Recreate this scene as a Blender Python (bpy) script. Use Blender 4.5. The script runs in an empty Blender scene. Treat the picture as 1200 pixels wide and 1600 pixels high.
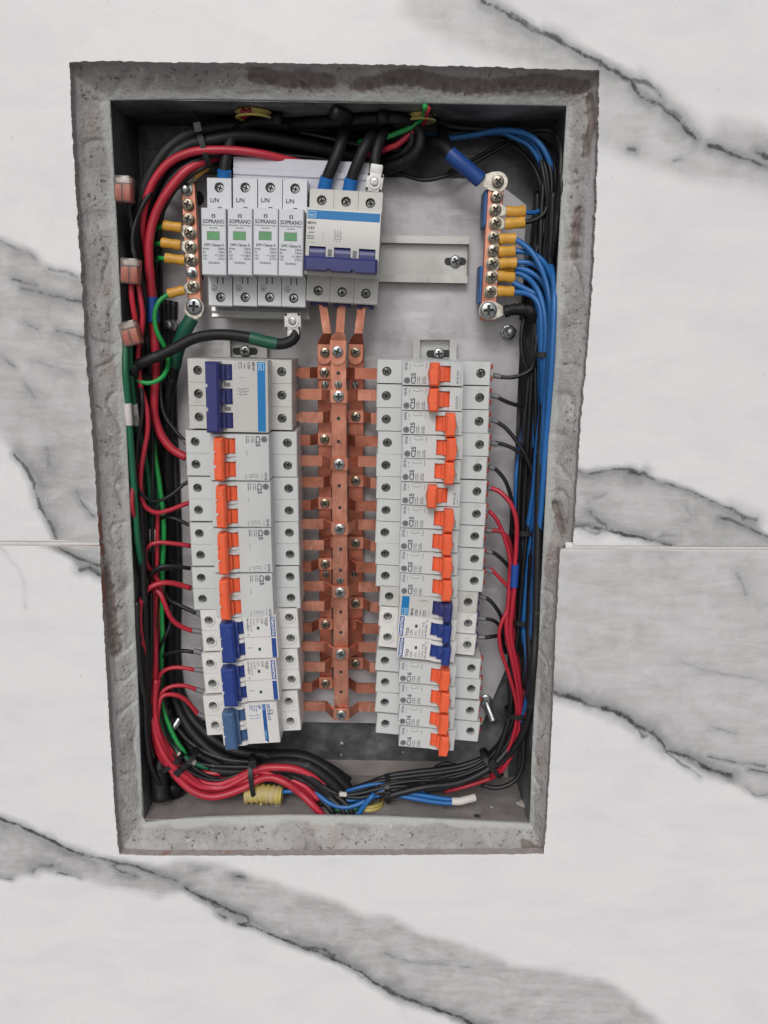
import bpy, bmesh, math, random
import numpy as np
from mathutils import Vector, Matrix, noise
from mathutils.geometry import delaunay_2d_cdt
random.seed(7)
PI = math.pi
S = bpy.context.scene
C = S.collection
# ---------------------------------------------------------------- camera
TH, PHI, F = math.radians(12.5), math.radians(0.83), 1300.0      # pitch, roll, focal length (px of a 1600 px tall frame)
ct, st, cp, sp = math.cos(TH), math.sin(TH), math.cos(PHI), math.sin(PHI)
r0, f0, d0 = Vector((1, 0, 0)), Vector((0, ct, -st)), Vector((0, -st, -ct))
CAM = Vector((0, -0.6, 1.5))
Rv, Dn = r0 * cp - d0 * sp, r0 * sp + d0 * cp
cam = bpy.data.objects.new('camera', bpy.data.cameras.new('camera'))
C.objects.link(cam)
M = Matrix.Identity(4)
for i, v in enumerate((Rv, -Dn, -f0)):
    for j in range(3): M[j][i] = v[j]
M.translation = CAM
cam.matrix_world = M
cam.data.sensor_fit = 'VERTICAL'; cam.data.sensor_height = 36; cam.data.lens = F / 1600 * 36
cam.data.clip_start = 0.02; cam.data.clip_end = 50
S.camera = cam
# ---------------------------------------------------------------- light: overcast daylight from above and in front of the wall
w = bpy.data.worlds.new('World'); S.world = w; w.use_nodes = True
nt = w.node_tree; nt.nodes.clear()
sky = nt.nodes.new('ShaderNodeTexSky'); sky.sky_type = 'NISHITA'; sky.sun_disc = False
SUN_EL, SUN_AZ = math.radians(36), math.radians(188)
sky.sun_elevation = SUN_EL; sky.sun_rotation = SUN_AZ
sky.air_density = 1.0; sky.dust_density = 3.0
hs = nt.nodes.new('ShaderNodeHueSaturation'); hs.inputs['Saturation'].default_value = 0.30
bg = nt.nodes.new('ShaderNodeBackground'); bg.inputs['Strength'].default_value = 0.112
ow = nt.nodes.new('ShaderNodeOutputWorld')
nt.links.new(sky.outputs[0], hs.inputs['Color']); nt.links.new(hs.outputs[0], bg.inputs['Color']); nt.links.new(bg.outputs[0], ow.inputs['Surface'])
sl = bpy.data.lights.new('sun', 'SUN'); sl.energy = 1.6; sl.angle = math.radians(22); sl.color = (1.0, 0.975, 0.955)
so = bpy.data.objects.new('sun', sl); C.objects.link(so)
sd = Vector((math.sin(SUN_AZ) * math.cos(SUN_EL), math.cos(SUN_AZ) * math.cos(SUN_EL), math.sin(SUN_EL)))
so.rotation_euler = sd.to_track_quat('Z', 'Y').to_euler(); so.location = (0, -3, 4)
S.view_settings.view_transform = 'Standard'; S.view_settings.look = 'None'
S.view_settings.exposure = -0.33; S.view_settings.gamma = 1.0
# ---------------------------------------------------------------- helpers
K = 0.001                                  # all shapes are written in millimetres
def P(px, py, D):
    """the point, D millimetres in front of the camera (measured square to the wall), that photo pixel shows; mm, wall frame"""
    u, v = px - 600, py - 800
    u, v = u * cp + v * sp, -u * sp + v * cp
    fw = F * ct - v * st
    return Vector((D * u / fw, D, -D * (v * ct + F * st) / fw))
def W(p): return Vector((p[0] * K + CAM.x, p[1] * K + CAM.y, p[2] * K + CAM.z))
def tag(o, label=None, cat=None, group=None, kind=None):
    if label: o['label'] = label
    if cat: o['category'] = cat
    if group: o['group'] = group
    if kind: o['kind'] = kind
    return o
def empty(name, loc, label, cat, group=None, rot=0):
    o = bpy.data.objects.new(name, None); C.objects.link(o); o.empty_display_size = 0.01
    o.location = W(loc); o.rotation_euler = (0, rot, 0)
    return tag(o, label, cat, group)
def link(name, me, parent=None, loc=None, rot=0):
    o = bpy.data.objects.new(name, me); C.objects.link(o)
    if parent is not None:
        o.parent = parent
        if loc is not None: o.location = Vector(loc) * K
    elif loc is not None: o.location = W(loc)
    if rot: o.rotation_euler = (0, rot, 0)
    return o
def mesh(bm, mats, smooth=False, name='m'):
    bmesh.ops.recalc_face_normals(bm, faces=bm.faces)
    bmesh.ops.scale(bm, vec=(K, K, K), verts=bm.verts)
    me = bpy.data.meshes.new(name); bm.to_mesh(me); bm.free()
    for m in (mats if isinstance(mats, (list, tuple)) else [mats]): me.materials.append(m)
    if smooth:
        for p in me.polygons: p.use_smooth = True
        if smooth == 'a':
            try: me.set_sharp_from_angle(angle=math.radians(38))
            except Exception: pass
    return me
def tree_copy(root, loc=None, rot=None, label=None, group=None):
    c = root.copy(); C.objects.link(c)
    if loc is not None: c.location = W(loc)
    if rot is not None: c.rotation_euler = (0, rot, 0)
    if label: c['label'] = label
    if group: c['group'] = group
    def rec(s, d):
        for ch in s.children:
            k = ch.copy(); C.objects.link(k); k.parent = d; rec(ch, k)
    rec(root, c)
    return c
# ---- shapes into a bmesh
def box(bm, x0, x1, y0, y1, z0, z1, mi=0, bev=0.0):
    vs = [bm.verts.new((x, y, z)) for x in (x0, x1) for y in (y0, y1) for z in (z0, z1)]
    fs = []
    for q in ((0, 1, 3, 2), (4, 6, 7, 5), (0, 4, 5, 1), (2, 3, 7, 6), (0, 2, 6, 4), (1, 5, 7, 3)):
        f = bm.faces.new([vs[i] for i in q]); f.material_index = mi; fs.append(f)
    if bev:
        es = list({e for f in fs for e in f.edges})
        r = bmesh.ops.bevel(bm, geom=es, offset=bev, segments=2, affect='EDGES', profile=0.5)
        for f in r['faces']: f.material_index = mi
    return vs
def ext_y(bm, pts, y0, y1, mi=0, ch=0.0):
    """outline in (x, z) extruded along depth from back y1 to front y0, front rim chamfered"""
    n = len(pts); cx = sum(p[0] for p in pts) / n; cz = sum(p[1] for p in pts) / n
    lv = [[(x, y1, z) for x, z in pts]]
    if ch:
        lv.append([(x, y0 + ch, z) for x, z in pts])
        hx = max(abs(p[0] - cx) for p in pts); hz = max(abs(p[1] - cz) for p in pts)
        lv.append([(cx + (x - cx) * (1 - ch / hx), y0, cz + (z - cz) * (1 - ch / hz)) for x, z in pts])
    else: lv.append([(x, y0, z) for x, z in pts])
    rings = [[bm.verts.new(v) for v in l] for l in lv]
    for a, b in zip(rings, rings[1:]):
        for i in range(n):
            f = bm.faces.new((a[i], a[(i + 1) % n], b[(i + 1) % n], b[i])); f.material_index = mi
    for r in (rings[0], rings[-1]):
        f = bm.faces.new(r); f.material_index = mi; f.normal_update()
        if n > 4: bmesh.ops.triangulate(bm, faces=[f], ngon_method='EAR_CLIP')
def prism_z(bm, pts, z0, z1, mi=0, caps=True):
    """outline in (x, y) extruded along z"""
    a = [bm.verts.new((x, y, z0)) for x, y in pts]; b = [bm.verts.new((x, y, z1)) for x, y in pts]
    n = len(pts)
    for i in range(n):
        f = bm.faces.new((a[i], a[(i + 1) % n], b[(i + 1) % n], b[i])); f.material_index = mi
    if caps:
        for r in (a, b):
            f = bm.faces.new(r); f.material_index = mi; f.normal_update()
            bmesh.ops.triangulate(bm, faces=[f], ngon_method='EAR_CLIP')
def lathe(bm, prof, seg=20, c=(0, 0, 0), mi=0, ax='y', caps=True):
    """profile [(radius, along)] turned round an axis"""
    rings = []
    for r, h in prof:
        ring = []
        for k in range(seg):
            a = 2 * PI * k / seg; u, v = r * math.cos(a), r * math.sin(a)
            p = (u, h, v) if ax == 'y' else ((h, u, v) if ax == 'x' else (u, v, h))
            ring.append(bm.verts.new((c[0] + p[0], c[1] + p[1], c[2] + p[2])))
        rings.append(ring)
    for a, b in zip(rings, rings[1:]):
        for k in range(seg):
            f = bm.faces.new((a[k], a[(k + 1) % seg], b[(k + 1) % seg], b[k])); f.material_index = mi
    if caps:
        for r in (rings[0], rings[-1]):
            f = bm.faces.new(r); f.material_index = mi
def catmull(pts, step=3.0):
    pts = [Vector(p) for p in pts]
    if len(pts) == 2: pts = [pts[0], pts[0].lerp(pts[1], .5), pts[1]]
    q = [pts[0] * 2 - pts[1]] + pts + [pts[-1] * 2 - pts[-2]]
    out = []
    for i in range(1, len(q) - 2):
        a, b, c, d = q[i - 1:i + 3]
        n = max(2, int((c - b).length / step))
        for k in range(n):
            t = k / n
            out.append(0.5 * ((2 * b) + (c - a) * t + (2 * a - 5 * b + 4 * c - d) * t * t + (3 * b - a - 3 * c + d) * t ** 3))
    out.append(pts[-1]); return out
def tube(bm, pts, r, sides=10, mi=0, smooth=True, step=3.0, flat=1.0, up=None, caps=True):
    p = catmull(pts, step) if smooth else [Vector(x) for x in pts]
    rr = r if callable(r) else (lambda t: r)
    ref = None; rings = []
    n = len(p)
    for i in range(n):
        t = (p[min(i + 1, n - 1)] - p[max(i - 1, 0)]).normalized()
        if ref is None:
            ref = Vector(up) if up else Vector((0, 1, 0)) if abs(t.y) < .8 else Vector((1, 0, 0))
        a = (ref - t * ref.dot(t)).normalized(); b = t.cross(a); ref = a
        R = rr(i / (n - 1))
        rings.append([bm.verts.new(p[i] + (a * math.cos(2 * PI * k / sides) * flat + b * math.sin(2 * PI * k / sides)) * R) for k in range(sides)])
    for a, b in zip(rings, rings[1:]):
        for k in range(sides):
            f = bm.faces.new((a[k], a[(k + 1) % sides], b[(k + 1) % sides], b[k])); f.material_index = mi
    if caps:
        for q in (rings[0], rings[-1]):
            f = bm.faces.new(q); f.material_index = mi
_tc = {}
def glyphs(s, b=0):
    key = (s, b)
    if key not in _tc:
        cu = bpy.data.curves.new('t', 'FONT'); cu.body = s; cu.size = 1; cu.resolution_u = 2; cu.offset = (.006, .018, .030)[b]
        ob = bpy.data.objects.new('t', cu); C.objects.link(ob)
        dg = bpy.context.evaluated_depsgraph_get(); me = ob.evaluated_get(dg).to_mesh()
        _tc[key] = ([(v.co.x, v.co.y) for v in me.vertices], [tuple(p.vertices) for p in me.polygons])
        ob.evaluated_get(dg).to_mesh_clear(); bpy.data.objects.remove(ob); bpy.data.curves.remove(cu)
    return _tc[key]
def text(bm, s, x, z, size, y, mi=0, wid=None, bold=0.0, center=False):
    """lettering on a device's front: reads along +z, letters' tops towards -x"""
    vs, fs = glyphs(s, 0 if not bold else (2 if size > 2.4 else 1)); bold = 0
    if not vs: return
    L = max(v[0] for v in vs) or 1
    sx = (wid / L) if wid else size
    z0 = z - L * sx / 2 if center else z
    for off in ((0, 0), (bold, 0)) if bold else ((0, 0),):
        bv = [bm.verts.new((x - v[1] * size, y - (0.01 if off[0] else 0), z0 + v[0] * sx + off[0])) for v in vs]
        for f in fs:
            try: g = bm.faces.new([bv[i] for i in f]); g.material_index = mi
            except ValueError: pass
def rect(bm, x0, x1, z0, z1, y, mi=0):
    f = bm.faces.new([bm.verts.new(p) for p in ((x0, y, z0), (x1, y, z0), (x1, y, z1), (x0, y, z1))]); f.material_index = mi
def disc(bm, x, z, r, y, mi=0, n=20):
    f = bm.faces.new([bm.verts.new((x + r * math.cos(2 * PI * k / n), y, z + r * math.sin(2 * PI * k / n))) for k in range(n)]); f.material_index = mi
def ring(bm, x, z, r0_, r1_, y, mi=0, n=20):
    a = [bm.verts.new((x + r0_ * math.cos(2 * PI * k / n), y, z + r0_ * math.sin(2 * PI * k / n))) for k in range(n)]
    b = [bm.verts.new((x + r1_ * math.cos(2 * PI * k / n), y, z + r1_ * math.sin(2 * PI * k / n))) for k in range(n)]
    for k in range(n):
        f = bm.faces.new((a[k], a[(k + 1) % n], b[(k + 1) % n], b[k])); f.material_index = mi
def line(bm, pts, wd, y, mi=0):
    for (x0, z0), (x1, z1) in zip(pts, pts[1:]):
        d = Vector((x1 - x0, z1 - z0)); 
        if d.length < 1e-6: continue
        n = Vector((-d.y, d.x)).normalized() * wd / 2
        f = bm.faces.new([bm.verts.new(q) for q in ((x0 + n.x, y, z0 + n.y), (x1 + n.x, y, z1 + n.y), (x1 - n.x, y, z1 - n.y), (x0 - n.x, y, z0 - n.y))]); f.material_index = mi
# ---------------------------------------------------------------- materials
def mat(name, col, rough=0.5, metal=0.0, var=0.06, scale=60.0, bump=0.0, bscale=400.0, spec=0.5, col2=None, trans=0.0, rvar=0.0, lo=.35, hi=.65, detail=4, coat=0.0):
    m = bpy.data.materials.new(name); m.use_nodes = True
    n = m.node_tree; b = n.nodes['Principled BSDF']; L = n.links.new
    b.inputs['Roughness'].default_value = rough; b.inputs['Metallic'].default_value = metal
    b.inputs['Specular IOR Level'].default_value = spec
    b.inputs['Transmission Weight'].default_value = trans
    b.inputs['Coat Weight'].default_value = coat
    tc = n.nodes.new('ShaderNodeTexCoord')
    nz = n.nodes.new('ShaderNodeTexNoise'); nz.inputs['Scale'].default_value = scale; nz.inputs['Detail'].default_value = detail
    gi = n.nodes.new('ShaderNodeObjectInfo')
    ad = n.nodes.new('ShaderNodeVectorMath'); ad.operation = 'ADD'
    mu = n.nodes.new('ShaderNodeVectorMath'); mu.operation = 'SCALE'; mu.inputs[0].default_value = (7, 3, 5)
    L(gi.outputs['Random'], mu.inputs['Scale']); L(tc.outputs['Object'], ad.inputs[0]); L(mu.outputs[0], ad.inputs[1])
    L(ad.outputs[0], nz.inputs['Vector'])
    cr = n.nodes.new('ShaderNodeValToRGB'); e = cr.color_ramp.elements
    e[0].position = lo; e[1].position = hi
    c2 = col2 or tuple(min(1, c * (1 + var)) for c in col); c1 = col if col2 else tuple(c * (1 - var) for c in col)
    e[0].color = (*c1, 1); e[1].color = (*c2, 1)
    L(nz.outputs['Fac'], cr.inputs['Fac']); L(cr.outputs['Color'], b.inputs['Base Color'])
    if rvar:
        mr = n.nodes.new('ShaderNodeMapRange'); mr.inputs['To Min'].default_value = max(.02, rough - rvar); mr.inputs['To Max'].default_value = min(1, rough + rvar)
        mr.inputs['From Min'].default_value = .3; mr.inputs['From Max'].default_value = .7
        L(nz.outputs['Fac'], mr.inputs['Value']); L(mr.outputs[0], b.inputs['Roughness'])
    if bump:
        n2 = n.nodes.new('ShaderNodeTexNoise'); n2.inputs['Scale'].default_value = bscale; n2.inputs['Detail'].default_value = 5
        L(ad.outputs[0], n2.inputs['Vector'])
        bp = n.nodes.new('ShaderNodeBump'); bp.inputs['Strength'].default_value = bump; bp.inputs['Distance'].default_value = 0.001
        L(n2.outputs['Fac'], bp.inputs['Height']); L(bp.outputs[0], b.inputs['Normal'])
    return m
def add_layer(m, col, scale, lo, hi, rough=None, stretch=(1, 1, 1)):
    """a second noise-shaped layer (stain, scuff, dust) over the base colour"""
    n = m.node_tree; L = n.links.new; b = n.nodes['Principled BSDF']
    src = b.inputs['Base Color'].links[0].from_socket
    tc = n.nodes.new('ShaderNodeTexCoord'); mp = n.nodes.new('ShaderNodeMapping'); mp.inputs['Scale'].default_value = stretch
    L(tc.outputs['Object'], mp.inputs['Vector'])
    nz = n.nodes.new('ShaderNodeTexNoise'); nz.inputs['Scale'].default_value = scale; nz.inputs['Detail'].default_value = 8; nz.inputs['Roughness'].default_value = .65
    L(mp.outputs[0], nz.inputs['Vector'])
    mr = n.nodes.new('ShaderNodeMapRange'); mr.inputs['From Min'].default_value = lo; mr.inputs['From Max'].default_value = hi
    L(nz.outputs['Fac'], mr.inputs['Value'])
    mx = n.nodes.new('ShaderNodeMix'); mx.data_type = 'RGBA'
    L(mr.outputs[0], mx.inputs['Factor']); L(src, mx.inputs[6]); mx.inputs[7].default_value = (*col, 1)
    L(mx.outputs[2], b.inputs['Base Color'])
    return m
m_grey = add_layer(mat('plastic_light_grey', (.56, .58, .575), .42, var=.03, scale=25, bump=.05, bscale=900), (.50, .49, .47), 45, .60, .78)
m_white = add_layer(mat('plastic_warm_white', (.68, .67, .655), .38, var=.025, scale=25, bump=.04, bscale=900), (.50, .48, .45), 50, .60, .8)
m_dps = mat('plastic_cool_grey', (.59, .61, .64), .42, var=.025, scale=25, bump=.05, bscale=900)
m_mdw = add_layer(mat('plastic_sand_grey', (.535, .53, .505), .45, var=.03, scale=30, bump=.05, bscale=900), (.42, .40, .37), 50, .58, .8)
m_orange = mat('plastic_orange', (.80, .122, .045), .42, var=.06, scale=120, bump=.08, bscale=1200)
m_navy = mat('plastic_navy', (.030, .034, .150), .38, var=.06, scale=90, bump=.05, bscale=900)
m_royal = mat('plastic_royal_blue', (.020, .045, .225), .34, var=.06, scale=90)
m_steelblue = mat('plastic_steel_blue', (.055, .115, .240), .38, var=.05, scale=90)
m_clipred = mat('plastic_clip_red', (.42, .045, .02), .5)
m_hole = mat('dark_recess', (.03, .032, .035), .7)
m_ink = mat('ink_dark', (.055, .055, .075), .6)
m_inkg = mat('ink_grey', (.20, .20, .21), .6)
m_inkblue = mat('ink_bright_blue', (.005, .17, .43), .4, var=.03)
m_inkroyal = mat('ink_royal_blue', (.015, .060, .270), .45)
m_inkteal = mat('ink_strip_blue', (.010, .085, .30), .45)
m_inkgreen = mat('indicator_green', (.10, .30, .13), .3, var=.1)
m_inkdgreen = mat('indicator_dark_green', (.004, .06, .02), .3)
m_inkwhite = mat('ink_white', (.72, .74, .76), .5)
m_inksky = mat('ink_pale_blue', (.30, .52, .72), .5)
m_screw = mat('screw_steel', (.30, .30, .28), .34, metal=.9, col2=(.13, .14, .14), scale=420, rvar=.12)
m_brass = mat('screw_yellow_zinc', (.42, .37, .28), .34, metal=.9, col2=(.17, .15, .12), scale=350, rvar=.12)
m_zinc = mat('screw_bright_zinc', (.50, .52, .51), .3, metal=.9, col2=(.26, .28, .29), scale=300, rvar=.1)
m_tin = mat('lug_tinned', (.66, .64, .58), .38, metal=.55, col2=(.45, .42, .36), scale=350)
m_copper = add_layer(mat('copper', (.58, .225, .150), .36, metal=.75, col2=(.70, .32, .225), scale=40, rvar=.1, bump=.08, bscale=300), (.20, .065, .042), 35, .48, .78, stretch=(3, 1, .8))
m_copperd = add_layer(mat('copper_dark', (.44, .15, .095), .38, metal=.7, col2=(.56, .21, .14), scale=40, rvar=.1, bump=.08, bscale=300), (.13, .042, .03), 35, .48, .76)  # darker copper tone, for the two rear bars and the left bar's straps
m_plate = add_layer(add_layer(mat('galvanised_plate', (.43, .412, .43), .5, metal=.25, col2=(.52, .505, .52), scale=35, rvar=.1, bump=.06, bscale=180, lo=.3, hi=.7), (.40, .38, .395), 14, .48, .72), (.10, .09, .09), 120, .70, .76)
m_rail = add_layer(mat('rail_zinc', (.40, .40, .39), .42, metal=.5, col2=(.52, .52, .50), scale=30, rvar=.1), (.26, .26, .25), 40, .55, .8, stretch=(1, 1, .3))
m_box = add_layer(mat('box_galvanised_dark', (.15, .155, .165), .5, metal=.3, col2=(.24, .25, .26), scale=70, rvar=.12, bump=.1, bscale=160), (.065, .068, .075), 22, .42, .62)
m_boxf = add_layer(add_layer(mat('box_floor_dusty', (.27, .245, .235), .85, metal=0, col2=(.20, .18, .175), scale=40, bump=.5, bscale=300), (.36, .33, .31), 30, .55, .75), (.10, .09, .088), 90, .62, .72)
m_trim = mat('trim_lavender_white', (.50, .50, .56), .4, var=.03)
m_yel = mat('crimp_yellow', (.58, .30, .035), .45, var=.08, scale=150, bump=.15, bscale=300)
m_cond = add_layer(mat('conduit_yellow', (.50, .40, .11), .5, var=.08, scale=60), (.45, .38, .25), 60, .5, .7)
m_fer = mat('ferrule_grey', (.17, .17, .18), .5)
m_bluehs = mat('heat_shrink_blue', (.010, .055, .24), .5, bump=.4, bscale=250)
m_bluetape = mat('tape_blue', (.015, .07, .33), .45, bump=.2, bscale=250)
m_bluesleeve = mat('sleeve_blue', (.010, .13, .42), .42, bump=.2, bscale=250)
m_grtape = mat('tape_green', (.008, .085, .050), .5, bump=.3, bscale=250)
m_wtape = mat('tape_white', (.60, .57, .54), .6, bump=.2, bscale=300)
W_RED = mat('wire_red', (.43, .020, .040), .42, var=.1, scale=25, bump=.04)
W_DRED = mat('wire_red_dull', (.30, .016, .028), .5, var=.1, scale=25)
W_BLK = mat('wire_black', (.008, .008, .010), .5, var=.2, scale=30, bump=.08, bscale=250)
W_BLKT = add_layer(mat('cable_black', (.009, .009, .010), .55, var=.15, scale=30, bump=.1, bscale=300, spec=.35), (.05, .046, .045), 60, .6, .85)
W_BLU = mat('wire_blue', (.016, .125, .37), .42, var=.1, scale=25)
W_GRN = mat('wire_green', (.012, .28, .06), .42, var=.1, scale=25)
W_DGRN = mat('wire_dark_green', (.008, .115, .055), .45, var=.12, scale=25)
m_tie = mat('tie_black', (.012, .012, .014), .5)
m_clear = mat('clear_plastic', (.85, .78, .76), .2, var=.02, trans=.9)
m_lev = mat('lever_orange', (.78, .13, .03), .4)
m_crumb = mat('mortar_crumb', (.36, .34, .32), .95, var=.15, scale=200, bump=.4)
for _m in (W_RED, W_DRED, W_BLK, W_BLKT, W_BLU, W_GRN, W_DGRN): add_layer(_m, (.16, .145, .14), 75, .60, .95)
for _m in (m_orange, m_navy, m_royal, m_steelblue): add_layer(_m, (.50, .42, .38) if _m is m_orange else (.20, .21, .26), 110, .60, .95)
add_layer(m_copper, (.82, .48, .38), 85, .56, .74, stretch=(2.5, 1, .7)); add_layer(m_copper, (.13, .05, .035), 130, .64, .78)
add_layer(m_plate, (.30, .285, .30), 28, .52, .72)
add_layer(m_plate, (.66, .65, .66), 70, .56, .78, stretch=(.35, 1, 1.6))
# ---------------------------------------------------------------- wall: two big marble-look tiles, grout line, mortar reveal
D_T, D_M, D_B = 606.0, 628.0, 704.0        # tile face, box mouth, back of the box
def noisy(pts, D, step, amp, fr, seed):
    p = [P(x, y, D) for x, y in pts]; out = []
    for a, b in zip(p, p[1:]):
        n = max(1, int((b - a).length / step))
        for k in range(n): out.append(a.lerp(b, k / n))
    out.append(p[-1]); q = []
    for i, v in enumerate(out):
        if i in (0, len(out) - 1): q.append(v.copy()); continue
        e = amp * (noise.noise(v * fr + Vector((seed, 0, 0))) + .55 * noise.noise(v * fr * 3.1 + Vector((0, seed, 0))) + .5 * max(0, noise.noise(v * fr * .9 + Vector((3, seed, 9)))))
        t = (out[i + 1] - out[i - 1]).normalized(); q.append(v + Vector((t.z, 0, -t.x)) * e)
    return q
OU_L = [(155, 846.5), (150, 760), (141, 640), (134, 560), (128, 450), (120, 330), (114, 230), (109, 130), (108, 97)]
OU_T = [(108, 97), (160, 95), (250, 97), (400, 98), (560, 100), (700, 103), (850, 107), (937, 110)]
OU_R = [(937, 110), (935, 200), (932, 300), (928, 400), (922, 500), (913, 600), (905, 700), (900, 780), (896, 852.5)]
OL_R = [(876, 857.5), (873, 900), (868, 1000), (864, 1100), (859, 1200), (854, 1290), (850, 1334)]
OL_B = [(850, 1334), (780, 1335), (600, 1336), (400, 1337), (250, 1337), (187, 1335)]
OL_L = [(187, 1335), (184, 1320), (178, 1250), (172, 1150), (166, 1050), (160, 950), (156, 853)]
VEINS = [  # (points, weight, width)
 ([(740, -30), (752, 2), (790, 18), (830, 48), (865, 62), (900, 78), (935, 95), (965, 118), (985, 130), (1000, 150), (1035, 165), (1060, 190), (1087, 216)], 1.0, 1.5),
 ([(800, 20), (830, 42), (850, 58)], .8, 1.2),
 ([(848, 52), (875, 64), (885, 72)], .9, 2.0),
 ([(975, 128), (1005, 126), (1030, 140), (1036, 152)], .7, 1.2),
 ([(1030, 165), (1055, 178), (1075, 200)], .6, 1.6),
 ([(1105, 228), (1130, 236), (1165, 250), (1205, 262), (1260, 280), (1380, 340), (1600, 420)], .95, 1.3),
 ([(1180, 240), (1205, 248)], .9, 1.6),
 ([(980, 233), (992, 233)], .7, 1.2), ([(1055, 252), (1065, 250)], .4, .9),
 ([(25, 712), (40, 730), (55, 752), (58, 775), (64, 795), (78, 818), (88, 848)], .8, 1.5),
 ([(20, 437), (38, 441), (58, 446)], .7, .9), ([(36, 451), (60, 455), (85, 461), (125, 468)], .7, 1.1),
 ([(45, 508), (60, 512)], .4, 1.0), ([(92, 518), (132, 527)], .6, .9), ([(0, 378), (20, 388), (40, 391), (55, 402)], .5, 1.3), ([(78, 421), (100, 425), (120, 432)], .5, 1.2),
 ([(5, 555), (22, 572)], .4, 1.0), ([(50, 566), (110, 582)], .25, 1.4), ([(40, 600), (55, 620)], .3, 2.0), ([(120, 770), (128, 788), (148, 808)], .45, 1.0), ([(72, 700), (76, 728)], .35, 2.2),
 ([(893, 733), (905, 735), (915, 740), (940, 735), (985, 734), (1010, 742), (1035, 752), (1080, 768), (1110, 783), (1145, 800), (1178, 812)], .75, 1.1),
 ([(988, 738), (1000, 742), (1008, 738)], .9, 1.8), ([(1140, 798), (1160, 808), (1178, 811)], .7, 2.4), ([(1125, 808), (1150, 818), (1175, 828), (1205, 843), (1240, 850)], .75, 1.2),
 ([(893, 822), (920, 822), (940, 825), (975, 838), (1015, 845), (1050, 853)], .95, 1.2), ([(910, 825), (930, 833), (955, 828)], .6, 1.7), ([(922, 798), (932, 810), (945, 818), (948, 826)], .6, 1.7),
 ([(915, 785), (930, 776), (945, 770)], .35, .8), ([(1020, 845), (1040, 835), (1052, 836)], .5, 1.0), ([(1068, 790), (1080, 805)], .25, 1.5),
 ([(862, 1078), (880, 1086), (905, 1093), (925, 1103), (945, 1108), (975, 1122), (995, 1136), (1015, 1144), (1030, 1158), (1040, 1172), (1070, 1180), (1105, 1200), (1140, 1212)], 1.0, 2.3),
 ([(995, 1138), (1003, 1152), (1010, 1148)], .7, 1.5), ([(1040, 1176), (1065, 1195), (1095, 1212)], .6, 1.3), ([(1165, 1235), (1180, 1243), (1210, 1240)], .5, 1.0),
 ([(1105, 1183), (1150, 1190), (1195, 1198)], .55, 1.2), ([(1170, 1203), (1205, 1209)], .7, 1.0), ([(1110, 1138), (1150, 1148)], .35, 1.1), ([(1060, 1035), (1130, 1055), (1200, 1066)], .2, 1.6), ([(1150, 895), (1165, 930)], .3, 1.5),
 ([(86, 849), (95, 860), (110, 866), (125, 873), (157, 885)], .85, 1.1), ([(128, 892), (142, 889), (157, 899)], .9, 2.0),
 ([(0, 855), (25, 884), (38, 905), (42, 925), (38, 950)], .18, .8),
 ([(-420, 1120), (-200, 1190), (-30, 1268), (0, 1280), (30, 1290), (55, 1302), (85, 1315), (110, 1328), (145, 1338)], 1.0, 1.7), ([(110, 1328), (145, 1338)], .9, 1.6), ([(140, 1337), (160, 1341), (182, 1350)], .7, 1.2),
 ([(178, 1348), (205, 1352), (225, 1360), (250, 1368), (275, 1377)], .85, 1.3), ([(212, 1370), (190, 1364), (177, 1354), (186, 1348)], .7, 1.1),
 ([(-20, 1364), (0, 1370), (20, 1374)], .6, .9), ([(50, 1362), (62, 1352), (80, 1354)], .55, 2.0), ([(88, 1365), (110, 1368), (125, 1371)], .7, .8),
 ([(290, 1385), (300, 1392), (330, 1410), (360, 1425), (385, 1432), (388, 1440), (375, 1443)], 1.0, 1.4), ([(320, 1402), (335, 1418), (345, 1418)], .7, 1.2),
 ([(375, 1443), (400, 1448), (430, 1465), (470, 1478), (500, 1490), (540, 1506), (565, 1518), (585, 1535), (600, 1545), (640, 1562), (690, 1580), (725, 1590), (760, 1612), (860, 1680), (1200, 1900)], 1.0, 1.6),
 ([(478, 1478), (505, 1486), (520, 1494)], .8, 2.2), ([(558, 1520), (565, 1528), (575, 1522)], .6, 1.2), ([(600, 1543), (620, 1556), (650, 1565)], .9, 2.3),
 ([(340, 1428), (352, 1434)], .8, 1.2), ([(370, 1369), (382, 1371)], .8, 1.0), ([(305, 1360), (320, 1358)], .4, 1.0), ([(600, 1490), (640, 1502), (700, 1508)], .3, 1.2), ([(720, 1512), (735, 1512)], .35, .9),
]
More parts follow.
